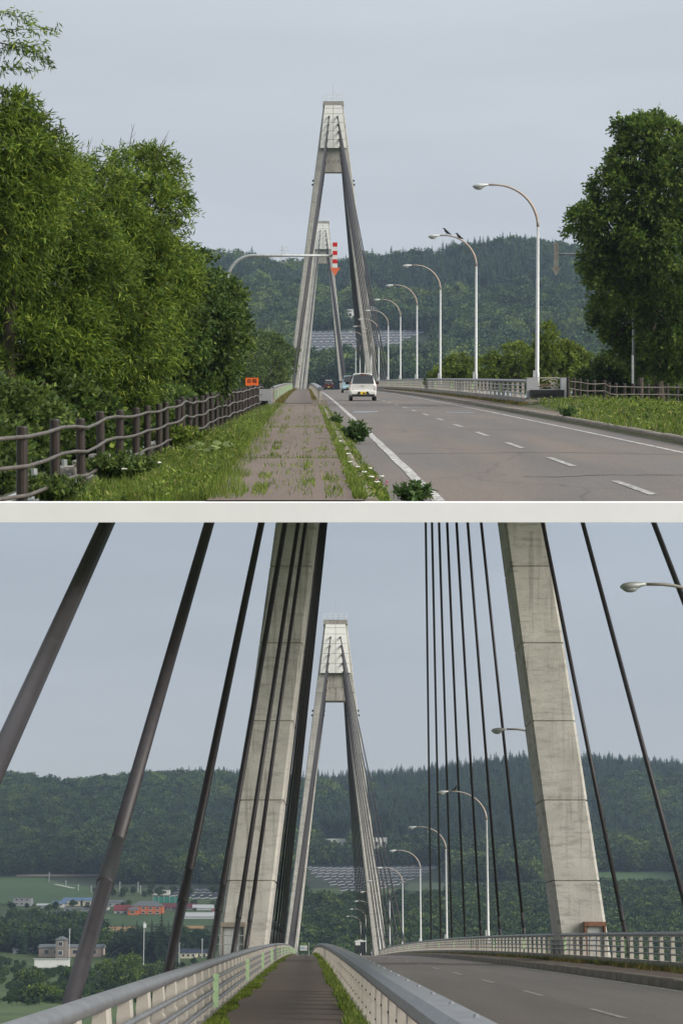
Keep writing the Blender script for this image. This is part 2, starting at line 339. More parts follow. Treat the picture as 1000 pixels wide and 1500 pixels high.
# ------------------------------------------------------------------ foliage builders
def unit(a): return a / np.maximum(np.linalg.norm(a, axis=1, keepdims=True), 1e-9)
def leaf_quads(base, dv, L, W, rng):
    n = len(base); dv = unit(dv); s = unit(np.cross(dv, rng.normal(size=(n, 3)))); nrm = np.cross(s, dv)
    L = np.broadcast_to(np.asarray(L, float).reshape(-1, 1), (n, 1)); W = np.broadcast_to(np.asarray(W, float).reshape(-1, 1), (n, 1))
    mid = base + dv * L * .45 + nrm * L * .06
    v = np.stack([base, mid + s * W * .5, base + dv * L - nrm * L * .08, mid - s * W * .5], 1)
    return v.reshape(-1, 3)
def spray_crown(lobes, n_sprays, per, L, W, slen, droop, rng, up=.25, inner=.18, flat=.85, clump=11):
    C = np.array([l[0] for l in lobes], float); r = np.array([l[1] for l in lobes], float)
    ncl = max(1, n_sprays // clump); ci = rng.choice(len(r), ncl, p=r ** 2 / (r ** 2).sum()); cd = unit(rng.normal(size=(ncl, 3)))
    wc = rng.integers(0, ncl, n_sprays); idx = ci[wc]
    dr = unit(cd[wc] + rng.normal(size=(n_sprays, 3)) * (.20 / np.maximum(r[idx], .3))[:, None] * (slen / .4) if clump > 1 else rng.normal(size=(n_sprays, 3))); k = .78 + .28 * rng.random(n_sprays)
    ins = rng.random(n_sprays) < inner; k[ins] = .35 + .4 * rng.random(ins.sum())
    pos = C[idx] + dr * np.array([1, 1, flat]) * (r[idx] * k)[:, None]
    keep = np.ones(n_sprays, bool)
    for j in range(len(r)):
        dd = np.linalg.norm(pos - C[j], axis=1); keep &= ~((dd < r[j] * .62) & (idx != j) & (rng.random(n_sprays) < .8))
    pos, dr = pos[keep], dr[keep]; n = len(pos)
    sd = unit(dr + .55 * rng.normal(size=(n, 3)) * .6 + np.array([0, 0, up])); sl = slen * (.6 + .8 * rng.random(n))[:, None]
    B, D, Ls = [], [], []
    for q in range(per):
        t = ((q + rng.random(n)) / per)[:, None]
        B.append(pos + sd * sl * t + np.array([0, 0, -1]) * droop * sl * t * t)
        D.append(sd * .8 + unit(rng.normal(size=(n, 3))) * .9 + np.array([0, 0, -droop * .9])); Ls.append(L * (.6 + .7 * rng.random(n)))
    Ls = np.concatenate(Ls)
    return leaf_quads(np.concatenate(B), np.concatenate(D), Ls, Ls * W / L, rng)
def tree(name, label, base, lobes, mat, n, per, L, W, slen, droop, seed, trunk_r=.18, group=None, bark='bark', up=.25, cat='tree', flat=.85, inner=.18, limbs=True, clump=11):
    rng = np.random.default_rng(seed); base = Vector(base)
    t = thing(name, label, cat, base, group)
    v = spray_crown(lobes, n, per, L, W, slen, droop, rng, up, inner, flat, clump) - np.array(base)
    link('crown', fastmesh('crown', v, 0, 4, mat), t)
    mb = MB(); cs = [Vector(l[0]) for l in lobes]
    cen = sum(cs, Vector()) / len(cs); fork = base.lerp(cen, .42); fork.x = base.x * .7 + cen.x * .3
    mb.tube([base - Vector((0, 0, .3)), base.lerp(fork, .5) + Vector((.05, 0, 0)), fork, fork.lerp(cen, .6), cen], [trunk_r * 1.25, trunk_r, trunk_r * .85, trunk_r * .6, trunk_r * .3], 8)
    if limbs:
        for i, c in enumerate(cs):
            s0 = fork.lerp(cen, (i % 4) * .2); m = s0.lerp(c, .5) + Vector((0, 0, .12 * (c - s0).length))
            mb.tube([s0, m, c, c + (c - m).normalized() * lobes[i][1] * .45], [trunk_r * .42, trunk_r * .28, trunk_r * .16, trunk_r * .05], 5)
    mb.build('trunk', M[bark], t, smooth=True)
    return t
def blades(pts, h, wd, rng, lean=.35):
    n = len(pts); a = rng.random(n) * 2 * np.pi; s = np.stack([np.cos(a), np.sin(a), 0 * a], 1)
    ld = unit(np.stack([rng.normal(size=n), rng.normal(size=n), 0 * a], 1)) * (lean * rng.random(n))[:, None]
    h = np.asarray(h).reshape(-1, 1); tip = pts + np.array([0, 0, 1]) * h + ld * h
    v = np.stack([pts - s * wd, pts + s * wd, tip + s * wd * .2, tip - s * wd * .2], 1)
    return v.reshape(-1, 3)
def grass(name, pts, hmin, hmax, wd, mat, seed, label, lean=.45, parent=None):
    rng = np.random.default_rng(seed); h = hmin + (hmax - hmin) * rng.random(len(pts)) ** 1.5
    return link(name, fastmesh(name, blades(pts, h, wd, rng, lean), 0, 4, mat), parent, label=label, cat='grass', kind='stuff')
def weed(name, label, base, r, h, mat, n, L, W, seed, cat='plant', group=None, stems=True):
    rng = np.random.default_rng(seed); base = Vector(base); t = thing(name, label, cat, base, group)
    k = max(5, n // 14); a = rng.random(k) * 2 * np.pi; rr = r * np.sqrt(rng.random(k))
    tips = np.stack([rr * np.cos(a), rr * np.sin(a), h * (.65 + .35 * rng.random(k)) * (1 - .35 * (rr / r) ** 2)], 1)
    idx = rng.integers(0, k, n); tt = .25 + .75 * rng.random(n)[:, None]
    p = tips[idx] * tt * np.array([1, 1, 1]); D = unit(rng.normal(size=(n, 3))) + np.array([0, 0, .25]) + p * np.array([1, 1, 0]) / max(r, .01) * .6
    link('leaves', fastmesh('leaves', leaf_quads(p, D, L * (.6 + .6 * rng.random(n)), W, rng), 0, 4, mat), t)
    if stems:
        mb = MB()
        for q in tips: mb.tube([base, base + Vector(q) * .5 + Vector((0, 0, h * .06)), base + Vector(q)], [.008, .006, .003], 4)
        mb.build('stem', M['scrub'], t)
    return t

# ------------------------------------------------------------------ instanced far woods
def proto_conifer(seed, mat):
    rng = np.random.default_rng(seed); H = 1.0; v = []
    tiers = 15
    for i in range(tiers):
        f = i / (tiers - 1); z = .10 + .86 * f; rad = (.26 * (1 - f) ** .85 + .015) * (.8 + .4 * rng.random())
        k = 9 if f < .7 else 6
        for j in range(k):
            a = 2 * np.pi * (j + rng.random() * .8) / k; q = rad * (.7 + .6 * rng.random())
            d = np.array([np.cos(a), np.sin(a), 0]); s = np.array([-d[1], d[0], 0]); wdt = q * .55 + .02
            o = np.array([0, 0, z + .035])
            tip = d * q + np.array([0, 0, z - q * .35 * (1 - f) - .01]); mid = d * q * .55 + np.array([0, 0, z - .005])
            v += [o, mid + s * wdt * .5, tip, mid - s * wdt * .5]
    v += [np.array(p) for p in ((-.012, 0, -.03), (.012, 0, -.03), (.006, 0, 1.0), (-.006, 0, 1.0))]
    v += [np.array(p) for p in ((0, -.012, -.03), (0, .012, -.03), (0, .006, 1.02), (0, -.006, 1.02))]
    return bpy.data.objects.new('far_fir_shape', fastmesh('far_fir_shape', np.array(v), 0, 4, mat))
def proto_broad(seed, mat, slim=1.0):
    rng = np.random.default_rng(seed); lobes = []
    for i in range(9):
        a = rng.random() * 6.28; rr = .24 * slim * rng.random() ** .5; z = .35 + .45 * rng.random()
        lobes.append(((rr * np.cos(a), rr * np.sin(a), z), (.17 + .09 * rng.random()) * (1.1 - .35 * (z - .35) / .45) * (.7 + .3 * slim)))
    v = spray_crown(lobes, 330, 2, .075, .06, .05, .1, rng, .35, .12, 1.0, clump=1)
    tr = np.array([(-.02, 0, -.05), (.02, 0, -.05), (.012, 0, .5), (-.012, 0, .5), (0, -.02, -.05), (0, .02, -.05), (0, .012, .5), (0, -.012, .5)])
    core = []
    for c, r in lobes:                      # leaves deep inside each limb's mass
        p = np.array(c) + unit(rng.normal(size=(26, 3))) * r * .55
        core.append(leaf_quads(p, rng.normal(size=(26, 3)), r * .8, r * .7, rng))
    return bpy.data.objects.new('far_broadleaf_shape', fastmesh('far_broadleaf_shape', np.concatenate([v, tr] + core), 0, 4, mat))
FOREST = bpy.data.collections.new('far_tree_shapes')
PROTO = []
for i in range(3): PROTO.append(proto_conifer(100 + i, M['far_needle']))
for i in range(4): PROTO.append(proto_broad(200 + i, M['far_leaf'], 1.0 if i < 3 else .6))
for i in range(2): PROTO.append(proto_broad(250 + i, M['far_light'], 1.0))
for i, o in enumerate(PROTO): o.name = 'tree_shape_%d' % i; FOREST.objects.link(o)
def forest_group():
    g = bpy.data.node_groups.new('scatter_trees', 'GeometryNodeTree')
    g.interface.new_socket('Geometry', in_out='INPUT', socket_type='NodeSocketGeometry'); g.interface.new_socket('Geometry', in_out='OUTPUT', socket_type='NodeSocketGeometry')
    gi = g.nodes.new('NodeGroupInput'); go = g.nodes.new('NodeGroupOutput')
    ip = g.nodes.new('GeometryNodeInstanceOnPoints'); ci = g.nodes.new('GeometryNodeCollectionInfo')
    ci.inputs['Collection'].default_value = FOREST; ci.inputs['Separate Children'].default_value = True; ci.inputs['Reset Children'].default_value = True
    ip.inputs['Pick Instance'].default_value = True
    def na(n, ty):
        a = g.nodes.new('GeometryNodeInputNamedAttribute'); a.data_type = ty; a.inputs['Name'].default_value = n; return a.outputs['Attribute']
    L = g.links.new
    L(gi.outputs[0], ip.inputs['Points']); L(ci.outputs[0], ip.inputs['Instance']); L(na('kind', 'INT'), ip.inputs['Instance Index'])
    L(na('rot', 'FLOAT_VECTOR'), ip.inputs['Rotation']); L(na('scl', 'FLOAT_VECTOR'), ip.inputs['Scale']); L(ip.outputs[0], go.inputs[0])
    return g
SCATTER = forest_group()
def forest(name, pts, kinds, hts, seed, label):
    rng = np.random.default_rng(seed); n = len(pts)
    me = bpy.data.meshes.new(name); me.from_pydata(np.asarray(pts).tolist(), [], [])
    a = me.attributes.new('kind', 'INT', 'POINT'); a.data.foreach_set('value', np.asarray(kinds, np.int32))
    rot = np.zeros((n, 3), np.float32); rot[:, 2] = rng.random(n) * 6.28
    a = me.attributes.new('rot', 'FLOAT_VECTOR', 'POINT'); a.data.foreach_set('vector', rot.ravel())
    s = np.asarray(hts, np.float32)[:, None] * np.ones((1, 3), np.float32); wv = (.95 + .5 * rng.random(n)).astype(np.float32); s[:, 0] *= wv; s[:, 1] *= wv
    a = me.attributes.new('scl', 'FLOAT_VECTOR', 'POINT'); a.data.foreach_set('vector', s.ravel().astype(np.float32))
    o = link(name, me, label=label, cat='forest', kind='stuff')
    md = o.modifiers.new('scatter', 'NODES'); md.node_group = SCATTER
    return o

# ------------------------------------------------------------------ bridge builders
def tower(P, uc, d, s, label, cables, dep=3.0, cable_r=.085, zmax=None, sleeve_z=2.6, hb=7.75):
    base = Vector(P(uc, d, 0)); t = thing('bridge_pylon', label, 'bridge tower', base)
    B = np.array(base)
    hw = lambda z: (hb - (hb - 1.7) / 50.6 * z / s) * s
    lw = lambda z: (2.0 - .0125 * max(z, 0) / s) * s
    dep *= s
    for sg in (-1, 1):
        leg = bpy.data.objects.new('leg', None); COL.objects.link(leg); leg.parent = t; ORIG[leg.name] = base
        z0 = -9.9 * s; step = 3.3 * s
        while z0 < (zmax or 50.0 * s):
            z1 = min(z0 + step, zmax or 50.3 * s); rings = []
            for z, ins in ((z0, .07), (z0 + .045, 0), (z1 - .045, 0), (z1, .07)):
                o, i = hw(z) - ins, hw(z) - lw(z) + ins; y = dep / 2 - ins
                ch = .12
                q = [(o, -y + ch), (o - ch, -y), (i + ch, -y), (i, -y + ch), (i, y - ch), (i + ch, y), (o - ch, y), (o, y - ch)]
                q = [(sg * x, yy) for x, yy in q]
                if sg > 0: q = q[::-1]
                rings.append([(B[0] + x, B[1] + yy, B[2] + z) for x, yy in q])
            MB().rings(rings).build('concrete_segment', M['conc'], leg)
            z0 = z1
        for z in (36.2, 36.9) if zmax is None else ():
            for e in (0, 1):
                x = sg * (hw(z * s) + .12 if e else hw(z * s) - lw(z * s) - .12)
                MB().box(B + np.array((x, -dep * .3, z * s)), (.3, .5, .3)).build('bracket', M['black_iron'], leg)
    def slab(z0, z1, f0, f1, y0, y1, name, mat, par):
        r = []
        for z, f in ((z0, f0), (z1, f1)):
            r.append([(B[0] - f, B[1] + y0, B[2] + z), (B[0] + f, B[1] + y0, B[2] + z), (B[0] + f, B[1] + y1, B[2] + z), (B[0] - f, B[1] + y1, B[2] + z)])
        return MB().rings(r).build(name, mat, par)
    if zmax is None:
        zi = [38.4 * s, 42.5 * s, 50.0 * s]
        inn = lambda z: hw(z) - lw(z) + .05
        slab(zi[0], zi[0] + 1.95 * s, inn(zi[0]), inn(zi[0] + 1.95 * s), -dep * .42, dep * .42, 'cross_beam', M['beam'], t)
        slab(zi[0] + 2.0 * s, zi[1], inn(zi[0] + 2 * s), inn(zi[1]), -dep * .40, dep * .40, 'cross_beam', M['beam'], t)
        for x in (-1.0, 0, 1.0):
            MB().box(B + np.array((x * s * .9, -dep * .42, zi[0] + 1.75 * s)), (.22, .06, .34)).build('drain_mark', M['conc_dark'], t)
        for yy in (-1, 1):
            y0, y1 = sorted((yy * (dep / 2 - .2), yy * (dep / 2 + .55)))
            bk = slab(zi[1] + .02, zi[2] - .05, 2.30 * s, 1.45 * s, y0, y1, 'cladding_frame', M['conc_dark'], t)
            rows = [zi[1]] + [zi[1] + (zi[2] - zi[1]) * q for q in (.2, .4, .6, .8, .93, 1.0)]
            for a in range(len(rows) - 1):
                for sg in (-1, 1):
                    za, zb = rows[a] + .03, rows[a + 1] - .03
                    fa = 2.35 * s + (1.5 - 2.35) * s * (za - zi[1]) / (zi[2] - zi[1]); fb = 2.35 * s + (1.5 - 2.35) * s * (zb - zi[1]) / (zi[2] - zi[1])
                    ya, yb = sorted((yy * (dep / 2 + .5), yy * (dep / 2 + .72))); r = []
                    for z, f in ((za, fa), (zb, fb)):
                        x0, x1 = sorted((sg * .03, sg * f)); r.append([(B[0] + x0, B[1] + ya, B[2] + z), (B[0] + x1, B[1] + ya, B[2] + z), (B[0] + x1, B[1] + yb, B[2] + z), (B[0] + x0, B[1] + yb, B[2] + z)])
                    MB().rings(r).build('cladding_panel', M['cladding'], t)
        slab(zi[2], 50.75 * s, 1.86 * s, 1.80 * s, -dep * .62, dep * .62, 'cap', M['conc_dark'], t)
        gr = MB(); zt = 50.75 * s
        for x in np.linspace(-1.7 * s, 1.7 * s, 5): gr.tube([B + np.array((x, -dep * .55, zt)), B + np.array((x, -dep * .55, zt + 1.1))], .045, 5)
        for z in (.55, 1.1): gr.tube([B + np.array((-1.7 * s, -dep * .55, zt + z)), B + np.array((1.7 * s, -dep * .55, zt + z))], .045, 5)
        gr.build('roof_guard_rail', M['white_p'], t)
        MB().tube([B + np.array((0, 0, zt)), B + np.array((0, 0, zt + 3.2 * s))], [.06, .03], 5).build('lightning_rod', M['galv'], t)
    for (sg, ua, da, zt, zcut) in cables:
        off = (1.45 - .75 * (zt - 39.5) / 9.0) * s
        face = -1 if da < d else 1
        a = Vector((B[0] + sg * off, B[1] + face * (dep / 2 + .75), B[2] + zt * s)); b = Vector(P(ua, da, -.3))
        zl = b.z + sleeve_z + .3; k = (zl - b.z) / (a.z - b.z); mid = b.lerp(a, k); up = (a - b).normalized()
        e = a
        if zcut is not None:                # this stay is built only as far as the photograph follows it
            k2 = (zcut * b.y - (b.z - EYE_B)) / ((a.z - b.z) - zcut * (a.y - b.y)); e = b.lerp(a, k2)
        c = MB().tube([mid, e], cable_r, 10).build('stay_cable', M['cable'], t, smooth=True)
        MB().tube([b, mid], cable_r * 1.12, 10).build('cable_guide_pipe', M['cable'], c, smooth=True)
        MB().tube([mid - up * .32, mid - up * .28, mid + up * .12, mid + up * .14, mid + up * .55], [cable_r * 1.16, cable_r * 1.24, cable_r * 1.24, cable_r * 1.10, cable_r * 1.08], 10).build('sleeve', M['sleeve'], c, smooth=True)
        if e is a:
            MB().tube([a - up * .45, a + up * .1], cable_r * 1.45, 8).build('anchor_socket', M['sleeve'], c)
    return t
def lamp(P, u, d, T, label, arm=2.95, group=None, z=0):
    base = Vector(P(u, d, z)); t = thing('street_lamp', label, 'street lamp', base, group); H = T - z
    b = base
    a, h = .68 * arm, 1.95
    MB().tube([b, b + Vector((0, 0, 1.6)), b + Vector((0, 0, 1.65)), b + Vector((0, 0, H - h))], [.115, .115, .095, .070], 10).build('pole', M['galv'], t, smooth=True)
    pts = [b + Vector((-a * (1 - math.cos(q)), 0, H - h + h * math.sin(q))) for q in np.linspace(0, R(86), 12)]
    pts.append(b + Vector((-arm * .80, 0, H + .0)))
    MB().tube(pts, list(np.linspace(.068, .045, len(pts))), 8).build('arm', M['arm'], t, smooth=True)
    rings = []
    for x, wy, hz, zc in ((0, .05, .05, 0), (.12, .07, .06, -.01), (.28, .16, .11, -.04), (.5, .18, .12, -.06), (.66, .13, .09, -.07), (.74, .03, .03, -.08)):
        c = b + Vector((-arm * .78 - x, 0, H + zc))
        rings.append([(c.x, c.y + wy * math.cos(q), c.z + hz * math.sin(q)) for q in np.linspace(0, 2 * math.pi, 11)[:-1]])
    hd = MB().rings(rings).build('lamp_head', M['galv'], t, smooth=True)
    c = b + Vector((-arm * .78 - .46, 0, H - .13)); MB().ell(c, (.22, .13, .11), 10, 6).build('lens', M['lens'], hd, smooth=True)
    MB().box(b + Vector((-.13, -.02, 1.5)), (.12, .16, .42)).build('control_box', M['galv'], t)
    return t
BAL_POLY = [(-.07, 0), (.07, 0), (.07, .40), (.048, .43), (.062, .56), (.05, .70), (.05, .76), (-.05, .76), (-.05, .70), (-.062, .56), (-.048, .43), (-.07, .40)]
def balustrade(P, u, d0, d1, label, inner=1, zb=0, h=.83, green=17.5, step=2.1, g0=0, hood=False, pipes=True, dfar=240):
    base = Vector(P(u, d0, zb)); t = thing('bridge_railing', label, 'railing', base)
    ds = np.unique(np.concatenate([np.arange(d0, min(d1, 60), 2.0), np.arange(60, d1, 6.0), [d1]])); ds = ds[(ds >= d0) & (ds <= d1)]
    sc = h / .83
    if hood:
        prof = [(-.14, .66), (.14, .66), (.165, .70), (.165, .78), (.10, .83), (-.10, .83), (-.165, .78), (-.165, .70)]
    else:
        prof = [(.085 * math.cos(q), .765 + .07 * math.sin(q)) for q in np.linspace(0, 2 * math.pi, 13)[:-1]]
    MB().strip(P, [(u + a, zb + z * sc) for a, z in prof], ds, True).build('top_rail', M['alu'], t, smooth=not hood)
    MB().strip(P, [(u - .14, zb - .45), (u + .14, zb - .45), (u + .14, zb), (u - .14, zb)], ds, True).build('plinth', M['conc_dark'], t)
    ub = u
    me = MB()
    poly = BAL_POLY if not hood else [(-.055, 0), (.055, 0), (.055, .66), (-.055, .66)]
    me.prism([(x, z * sc) for x, z in poly], -.16, .16)
    mesh = me.mesh('baluster', mats=[M['cream']])
    bolt = MB().ell((0, 0, 0), (.018, .018, .018), 6, 4).mesh('bolt', mats=[M['black_iron']])
    cap = MB().tube([(0, 0, 0), (0, 0, .018)], [.020, .014], 7).mesh('bolt', mats=[M['alu']])
    rest = MB(); k = 0; d = d0 + .4
    rs = np.random.default_rng(int(d0 * 10) + 3)
    while d < d1:
        p = Vector(P(ub, d, zb))
        if d < dfar:
            o = link('baluster', mesh, t, p); o.rotation_euler.z = rs.normal() * .015
            if hood and d < 60:
                for bz in (.2, .45):
                    q = link('bolt', bolt, o); q.location = (-.055, -.10, bz * sc)
        else: rest.box(p + Vector((0, 0, .38 * sc)), (.13, .32, .76 * sc))
        if hood and d < 70: link('bolt', cap, t, Vector(P(u + .05, d, zb + .83 * sc)))
        d += step; k += 1
    if rest.n:
        o = rest.build('far_balusters', M['cream'], t); o['kind'] = 'stuff'
    if pipes:
        for z in (.20, .38, .56):
            pr = [(u + inner * .14 + .028 * math.cos(q), zb + z * sc + .028 * math.sin(q)) for q in np.linspace(0, 2 * math.pi, 9)[:-1]]
            MB().strip(P, pr, ds, True).build('pipe_rail', M['alu'], t, smooth=True)
        gm = MB().box((0, 0, .39 * sc), (.05, .13, .52 * sc)).mesh('reflector_post', mats=[M['green']])
        gm2 = MB().box((0, 0, .39 * sc), (.085, .04, .50 * sc)).mesh('reflector_post', mats=[M['green']])
        d = d0 + g0
        while d < min(d1, 260):
            link('reflector_post', gm2, t, Vector(P(u + inner * .19, d, zb))); d += green
    return t
def kerb(P, u, d0, d1, label, z0=-.13, z1=.04, wd=.2, step=2.0, dinst=110):
    t = thing('kerb', label, 'kerb', P(u, d0, 0), kind='structure')
    h = z1 - z0 + .1
    ch = .03
    me = MB().rings([[(-wd / 2, y, -h), (wd / 2, y, -h), (wd / 2, y, -ch), (wd / 2 - ch, y, 0), (-wd / 2 + ch, y, 0), (-wd / 2, y, -ch)] for y in (-step / 2 + .025, step / 2 - .025)]).mesh('kerb_stone', mats=[M['kerb']])
    d = d0; rs = np.random.default_rng(int(d0 * 7))
    a = Vector(P(u, d0, 0)); b = Vector(P(u, d0 + 1, 0)); rz = -math.atan2(b.x - a.x, 1)
    while d < min(d1, dinst):
        o = link('kerb_stone', me, t, Vector(P(u + rs.normal() * .006, d + step / 2, z1 + rs.normal() * .006)))
        sl = (Vector(P(u, d + step, 0)) - Vector(P(u, d, 0))); o.rotation_euler = (math.atan2(sl.z, sl.y), 0, rz); d += step
    if d < d1:
        o = MB().strip(P, [(u - wd / 2, z0 - .1), (u + wd / 2, z0 - .1), (u + wd / 2, z1), (u - wd / 2, z1)], np.arange(d, d1, 8.0), True).build('far_kerb', M['kerb'], t)
    return t

# ------------------------------------------------------------------ vehicles
def carpaint(name, c):
    m, t, b, o = nodes(name); b.inputs['Base Color'].default_value = (*c, 1); b.inputs['Roughness'].default_value = .32
    b.inputs['Coat Weight'].default_value = .5; b.inputs['Coat Roughness'].default_value = .08
    co = nn(t, 'ShaderNodeTexCoord').outputs['Object']; n1 = nn(t, 'ShaderNodeTexNoise', {'Vector': co, 'Scale': 3, 'Detail': 5}).outputs['Fac']
    t.links.new(rampn(t, n1, [(.3, tuple(x * .9 for x in c)), (.7, c)]), b.inputs['Base Color']); return m
M['p_white'] = carpaint('pearl_white_paint', (.74, .74, .70)); M['p_blue'] = carpaint('pale_blue_paint', (.38, .55, .62))
M['p_red'] = carpaint('dark_red_paint', (.075, .012, .016)); M['p_roof'] = carpaint('white_roof_paint', (.6, .6, .58))
M['glass'] = pbr('dark_car_glass', (.018, .02, .022), (.03, .033, .036), scale=2, rough=.12, bump=0, spec=.7)
M['tail'] = pbr('red_tail_light', (.42, .01, .012), (.5, .02, .02), rough=.25, bump=0)
M['plate'] = pbr('yellow_plate', (.75, .52, .04), (.80, .56, .06), rough=.5, bump=0)
M['tyre'] = pbr('tyre_rubber', (.012, .012, .012), (.02, .02, .02), rough=.8)
M['trim'] = pbr('black_trim', (.015, .015, .016), (.022, .022, .023), rough=.6)
def car(label, loc, rz, paint, s=1.0, roof=None, wide=.74, plate=True):
    t = thing('car', label, 'car', loc); B = Vector(loc)
    rotm = Matrix.Rotation(rz, 3, 'Z')
    def tf(mb):
        mb.v = [np.array([tuple(B + rotm @ (Vector(p) * s)) for p in v]) for v in mb.v]; return mb
    W = wide
    st = [(.03, W * .93, .40, .62, .70, W * .88), (.0, W * .96, .36, .86, .93, W * .90), (.05, W, .30, .90, 1.06, W * .86), (.16, W, .26, .91, 1.26, W * .80), (.30, W, .24, .91, 1.44, W * .745), (.45, W, .24, .91, 1.52, W * .73),
          (1.2, W, .24, .90, 1.56, W * .74), (2.0, W, .24, .90, 1.52, W * .74), (2.35, W, .24, .90, 1.40, W * .76), (2.95, W, .26, .90, .98, W * .86), (3.3, W * .96, .30, .78, .82, W * .85), (3.42, W * .88, .36, .62, .68, W * .78)]
    rings = []
    for y, w_, zb, belt, zr, rw in st:
        h = [(w_ * .9, zb), (w_, zb + .12), (w_, belt - .12), (w_ * .985, belt), (rw, zr - .09), (rw * .9, zr - .015), (rw * .5, zr)]
        pr = h + [(-x, z) for x, z in h[::-1]]; rings.append([(x, y, z) for x, z in pr])
    body = tf(MB().rings(rings)).build('body', paint, t, smooth=False)
    md = body.modifiers.new('soft', 'BEVEL'); md.width = .03 * s; md.segments = 2; md.limit_method = 'ANGLE'
    def panel(name, q, mat, th=.012, par=None):
        q = [Vector(p) for p in q]; n = (q[1] - q[0]).cross(q[3] - q[0]).normalized() * th
        return tf(MB().rings([[tuple(p - n) for p in q], [tuple(p + n) for p in q]])).build(name, mat, par or t)
    panel('rear_window', [(-W * .82, .0, .97), (W * .82, .0, .97), (W * .72, .245, 1.43), (-W * .72, .245, 1.43)], M['glass'], .02)
    tf(MB().box((0, .26, 1.50), (.30, .10, .05))).build('brake_light', M['tail'], t)
    tf(MB().box((0, .30, 1.525), (W * 1.3, .22, .03))).build('spoiler', roof or paint, t)
    for sx in (-1, 1):
        panel('side_window', [(sx * (W * .965), .55, .97), (sx * (W * .965), 2.3, .97), (sx * (W * .79), 2.05, 1.40), (sx * (W * .785), .6, 1.43)][::sx], M['glass'], .02)
        tf(MB().rings([[(sx * W * .80, .02, .62), (sx * W * 1.0, .06, .62), (sx * W * 1.0, .14, .62)], [(sx * W * .82, .03, .92), (sx * W * 1.005, .07, .92), (sx * W * 1.0, .2, .92)], [(sx * W * .84, .08, 1.0), (sx * W * .95, .12, 1.02), (sx * W * .96, .24, 1.0)]])).build('tail_light', M['tail'], t)
        tf(MB().box((sx * (W + .10), 2.25, 1.0), (.2, .10, .15))).build('wing_mirror', M['trim'], t)
        for y in (.55, 2.75):
            wh = tf(MB().tube([(sx * (W - .15), y, .27), (sx * (W - .16), y, .27), (sx * (W + .0), y, .27), (sx * (W - .01), y, .27)], [.18, .27, .27, .18], 18)).build('wheel', M['tyre'], t)
            tf(MB().tube([(sx * (W - .02), y, .27), (sx * (W + .012), y, .27)], [.17, .15], 14)).build('rim', M['galv'], wh)
    tf(MB().box((0, -.005, .47), (W * 1.88, .12, .22))).build('bumper', paint, t).modifiers.new('soft', 'BEVEL').width = .04
    tf(MB().box((0, .05, .31), (W * 1.7, .12, .10))).build('under_tray', M['trim'], t)
    panel('plate_recess', [(-.36, -.066, .38), (.36, -.066, .38), (.27, -.066, .53), (-.27, -.066, .53)], M['trim'], .004)
    pl = panel('number_plate', [(-.165, -.078, .38), (.165, -.078, .38), (.165, -.078, .53), (-.165, -.078, .53)], M['plate'], .006)
    tf(MB().box((.05, -.088, .44), (.16, .006, .06))).build('plate_mark', M['trim'], pl)
    tf(MB().tube([(0, .03, .965), (.18, .05, 1.0), (.34, .09, 1.02)], .012, 5)).build('rear_wiper', M['trim'], t)
    tf(MB().box((0, -.012, .86), (.16, .03, .035))).build('badge_handle', M['galv'], t)
    if roof: tf(MB().rings([[(x, y, z) for x, z in ((-W * .80, 1.46), (W * .80, 1.46), (W * .6, zz), (-W * .6, zz))] for y, zz in ((.32, 1.58), (2.0, 1.61))])).build('roof', roof, t)
    return t
def crow(label, foot, rz, s=1.0):
    t = thing('crow', label, 'bird', foot); B = Vector(foot); m = Matrix.Rotation(rz, 3, 'Z')
    def tr(p): return tuple(B + m @ (Vector(p) * s))
    mb = MB(); mb.tube([tr(p) for p in ((-.30, 0, .02), (-.16, 0, .09), (-.05, 0, .16), (.06, 0, .26), (.11, 0, .35), (.14, 0, .39), (.20, 0, .40), (.27, 0, .385))], [.02 * s, .055 * s, .085 * s, .085 * s, .055 * s, .052 * s, .03 * s, .006 * s], 10)
    mb.build('body', M['crow'], t, smooth=True)
    for sy in (-1, 1):
        MB().tube([tr((.06, sy * .06, .27)), tr((-.05, sy * .09, .19)), tr((-.22, sy * .05, .07))], [.03 * s, .045 * s, .008 * s], 6).build('wing', M['crow'], t, smooth=True)
        MB().tube([tr((.0, sy * .03, .12)), tr((.01, sy * .03, 0))], .012 * s, 5).build('leg', M['crow'], t)
    return t
def text_mesh(body, size, name):
    cu = bpy.data.curves.new(name, 'FONT'); cu.body = body; cu.size = size; cu.align_x = 'CENTER'; cu.align_y = 'CENTER'; cu.extrude = .004; cu.resolution_u = 2
    o = bpy.data.objects.new(name, cu); COL.objects.link(o); dg = bpy.context.evaluated_depsgraph_get()
    me = bpy.data.meshes.new_from_object(o.evaluated_get(dg)); bpy.data.objects.remove(o); me.name = name
    return me
#@@PART3

# ================================================================== UPPER PLACE: the approach road and the bridge from its end
ZONE[0] = 'A'
def gA(d): return .0083 * d - 1.5e-5 * d * d
def PA(u, d, z=0.0): return (u - .0177 * d, d, gA(d) + z)
M['bounce_white'] = pbr('bounce_sheet_white', (.80, .80, .78), (.84, .84, .82), scale=.6, rough=.9, bump=0)
D0 = 25.9                                            # near edge of the terrace
def sm(a, b, x): x = np.clip((x - a) / (b - a), 0, 1); return x * x * (3 - 2 * x)
def zA(u, d):
    u = np.asarray(u, float)
    z = -.30 * sm(-1.0, -3.6, u) - .9 * sm(-4.3, -7.5, u) - .05 + 0 * u
    z = np.where((u > .75) & (u < 9.0), -.20, z)
    z = np.where(u >= 9.0, .02 + .28 * sm(9.0, 12.0, u) - .2 * np.maximum(u - 14.5, 0), z)
    return z - 4.2 * sm(109, 118, np.asarray(d, float))
mb = MB(); rows = []
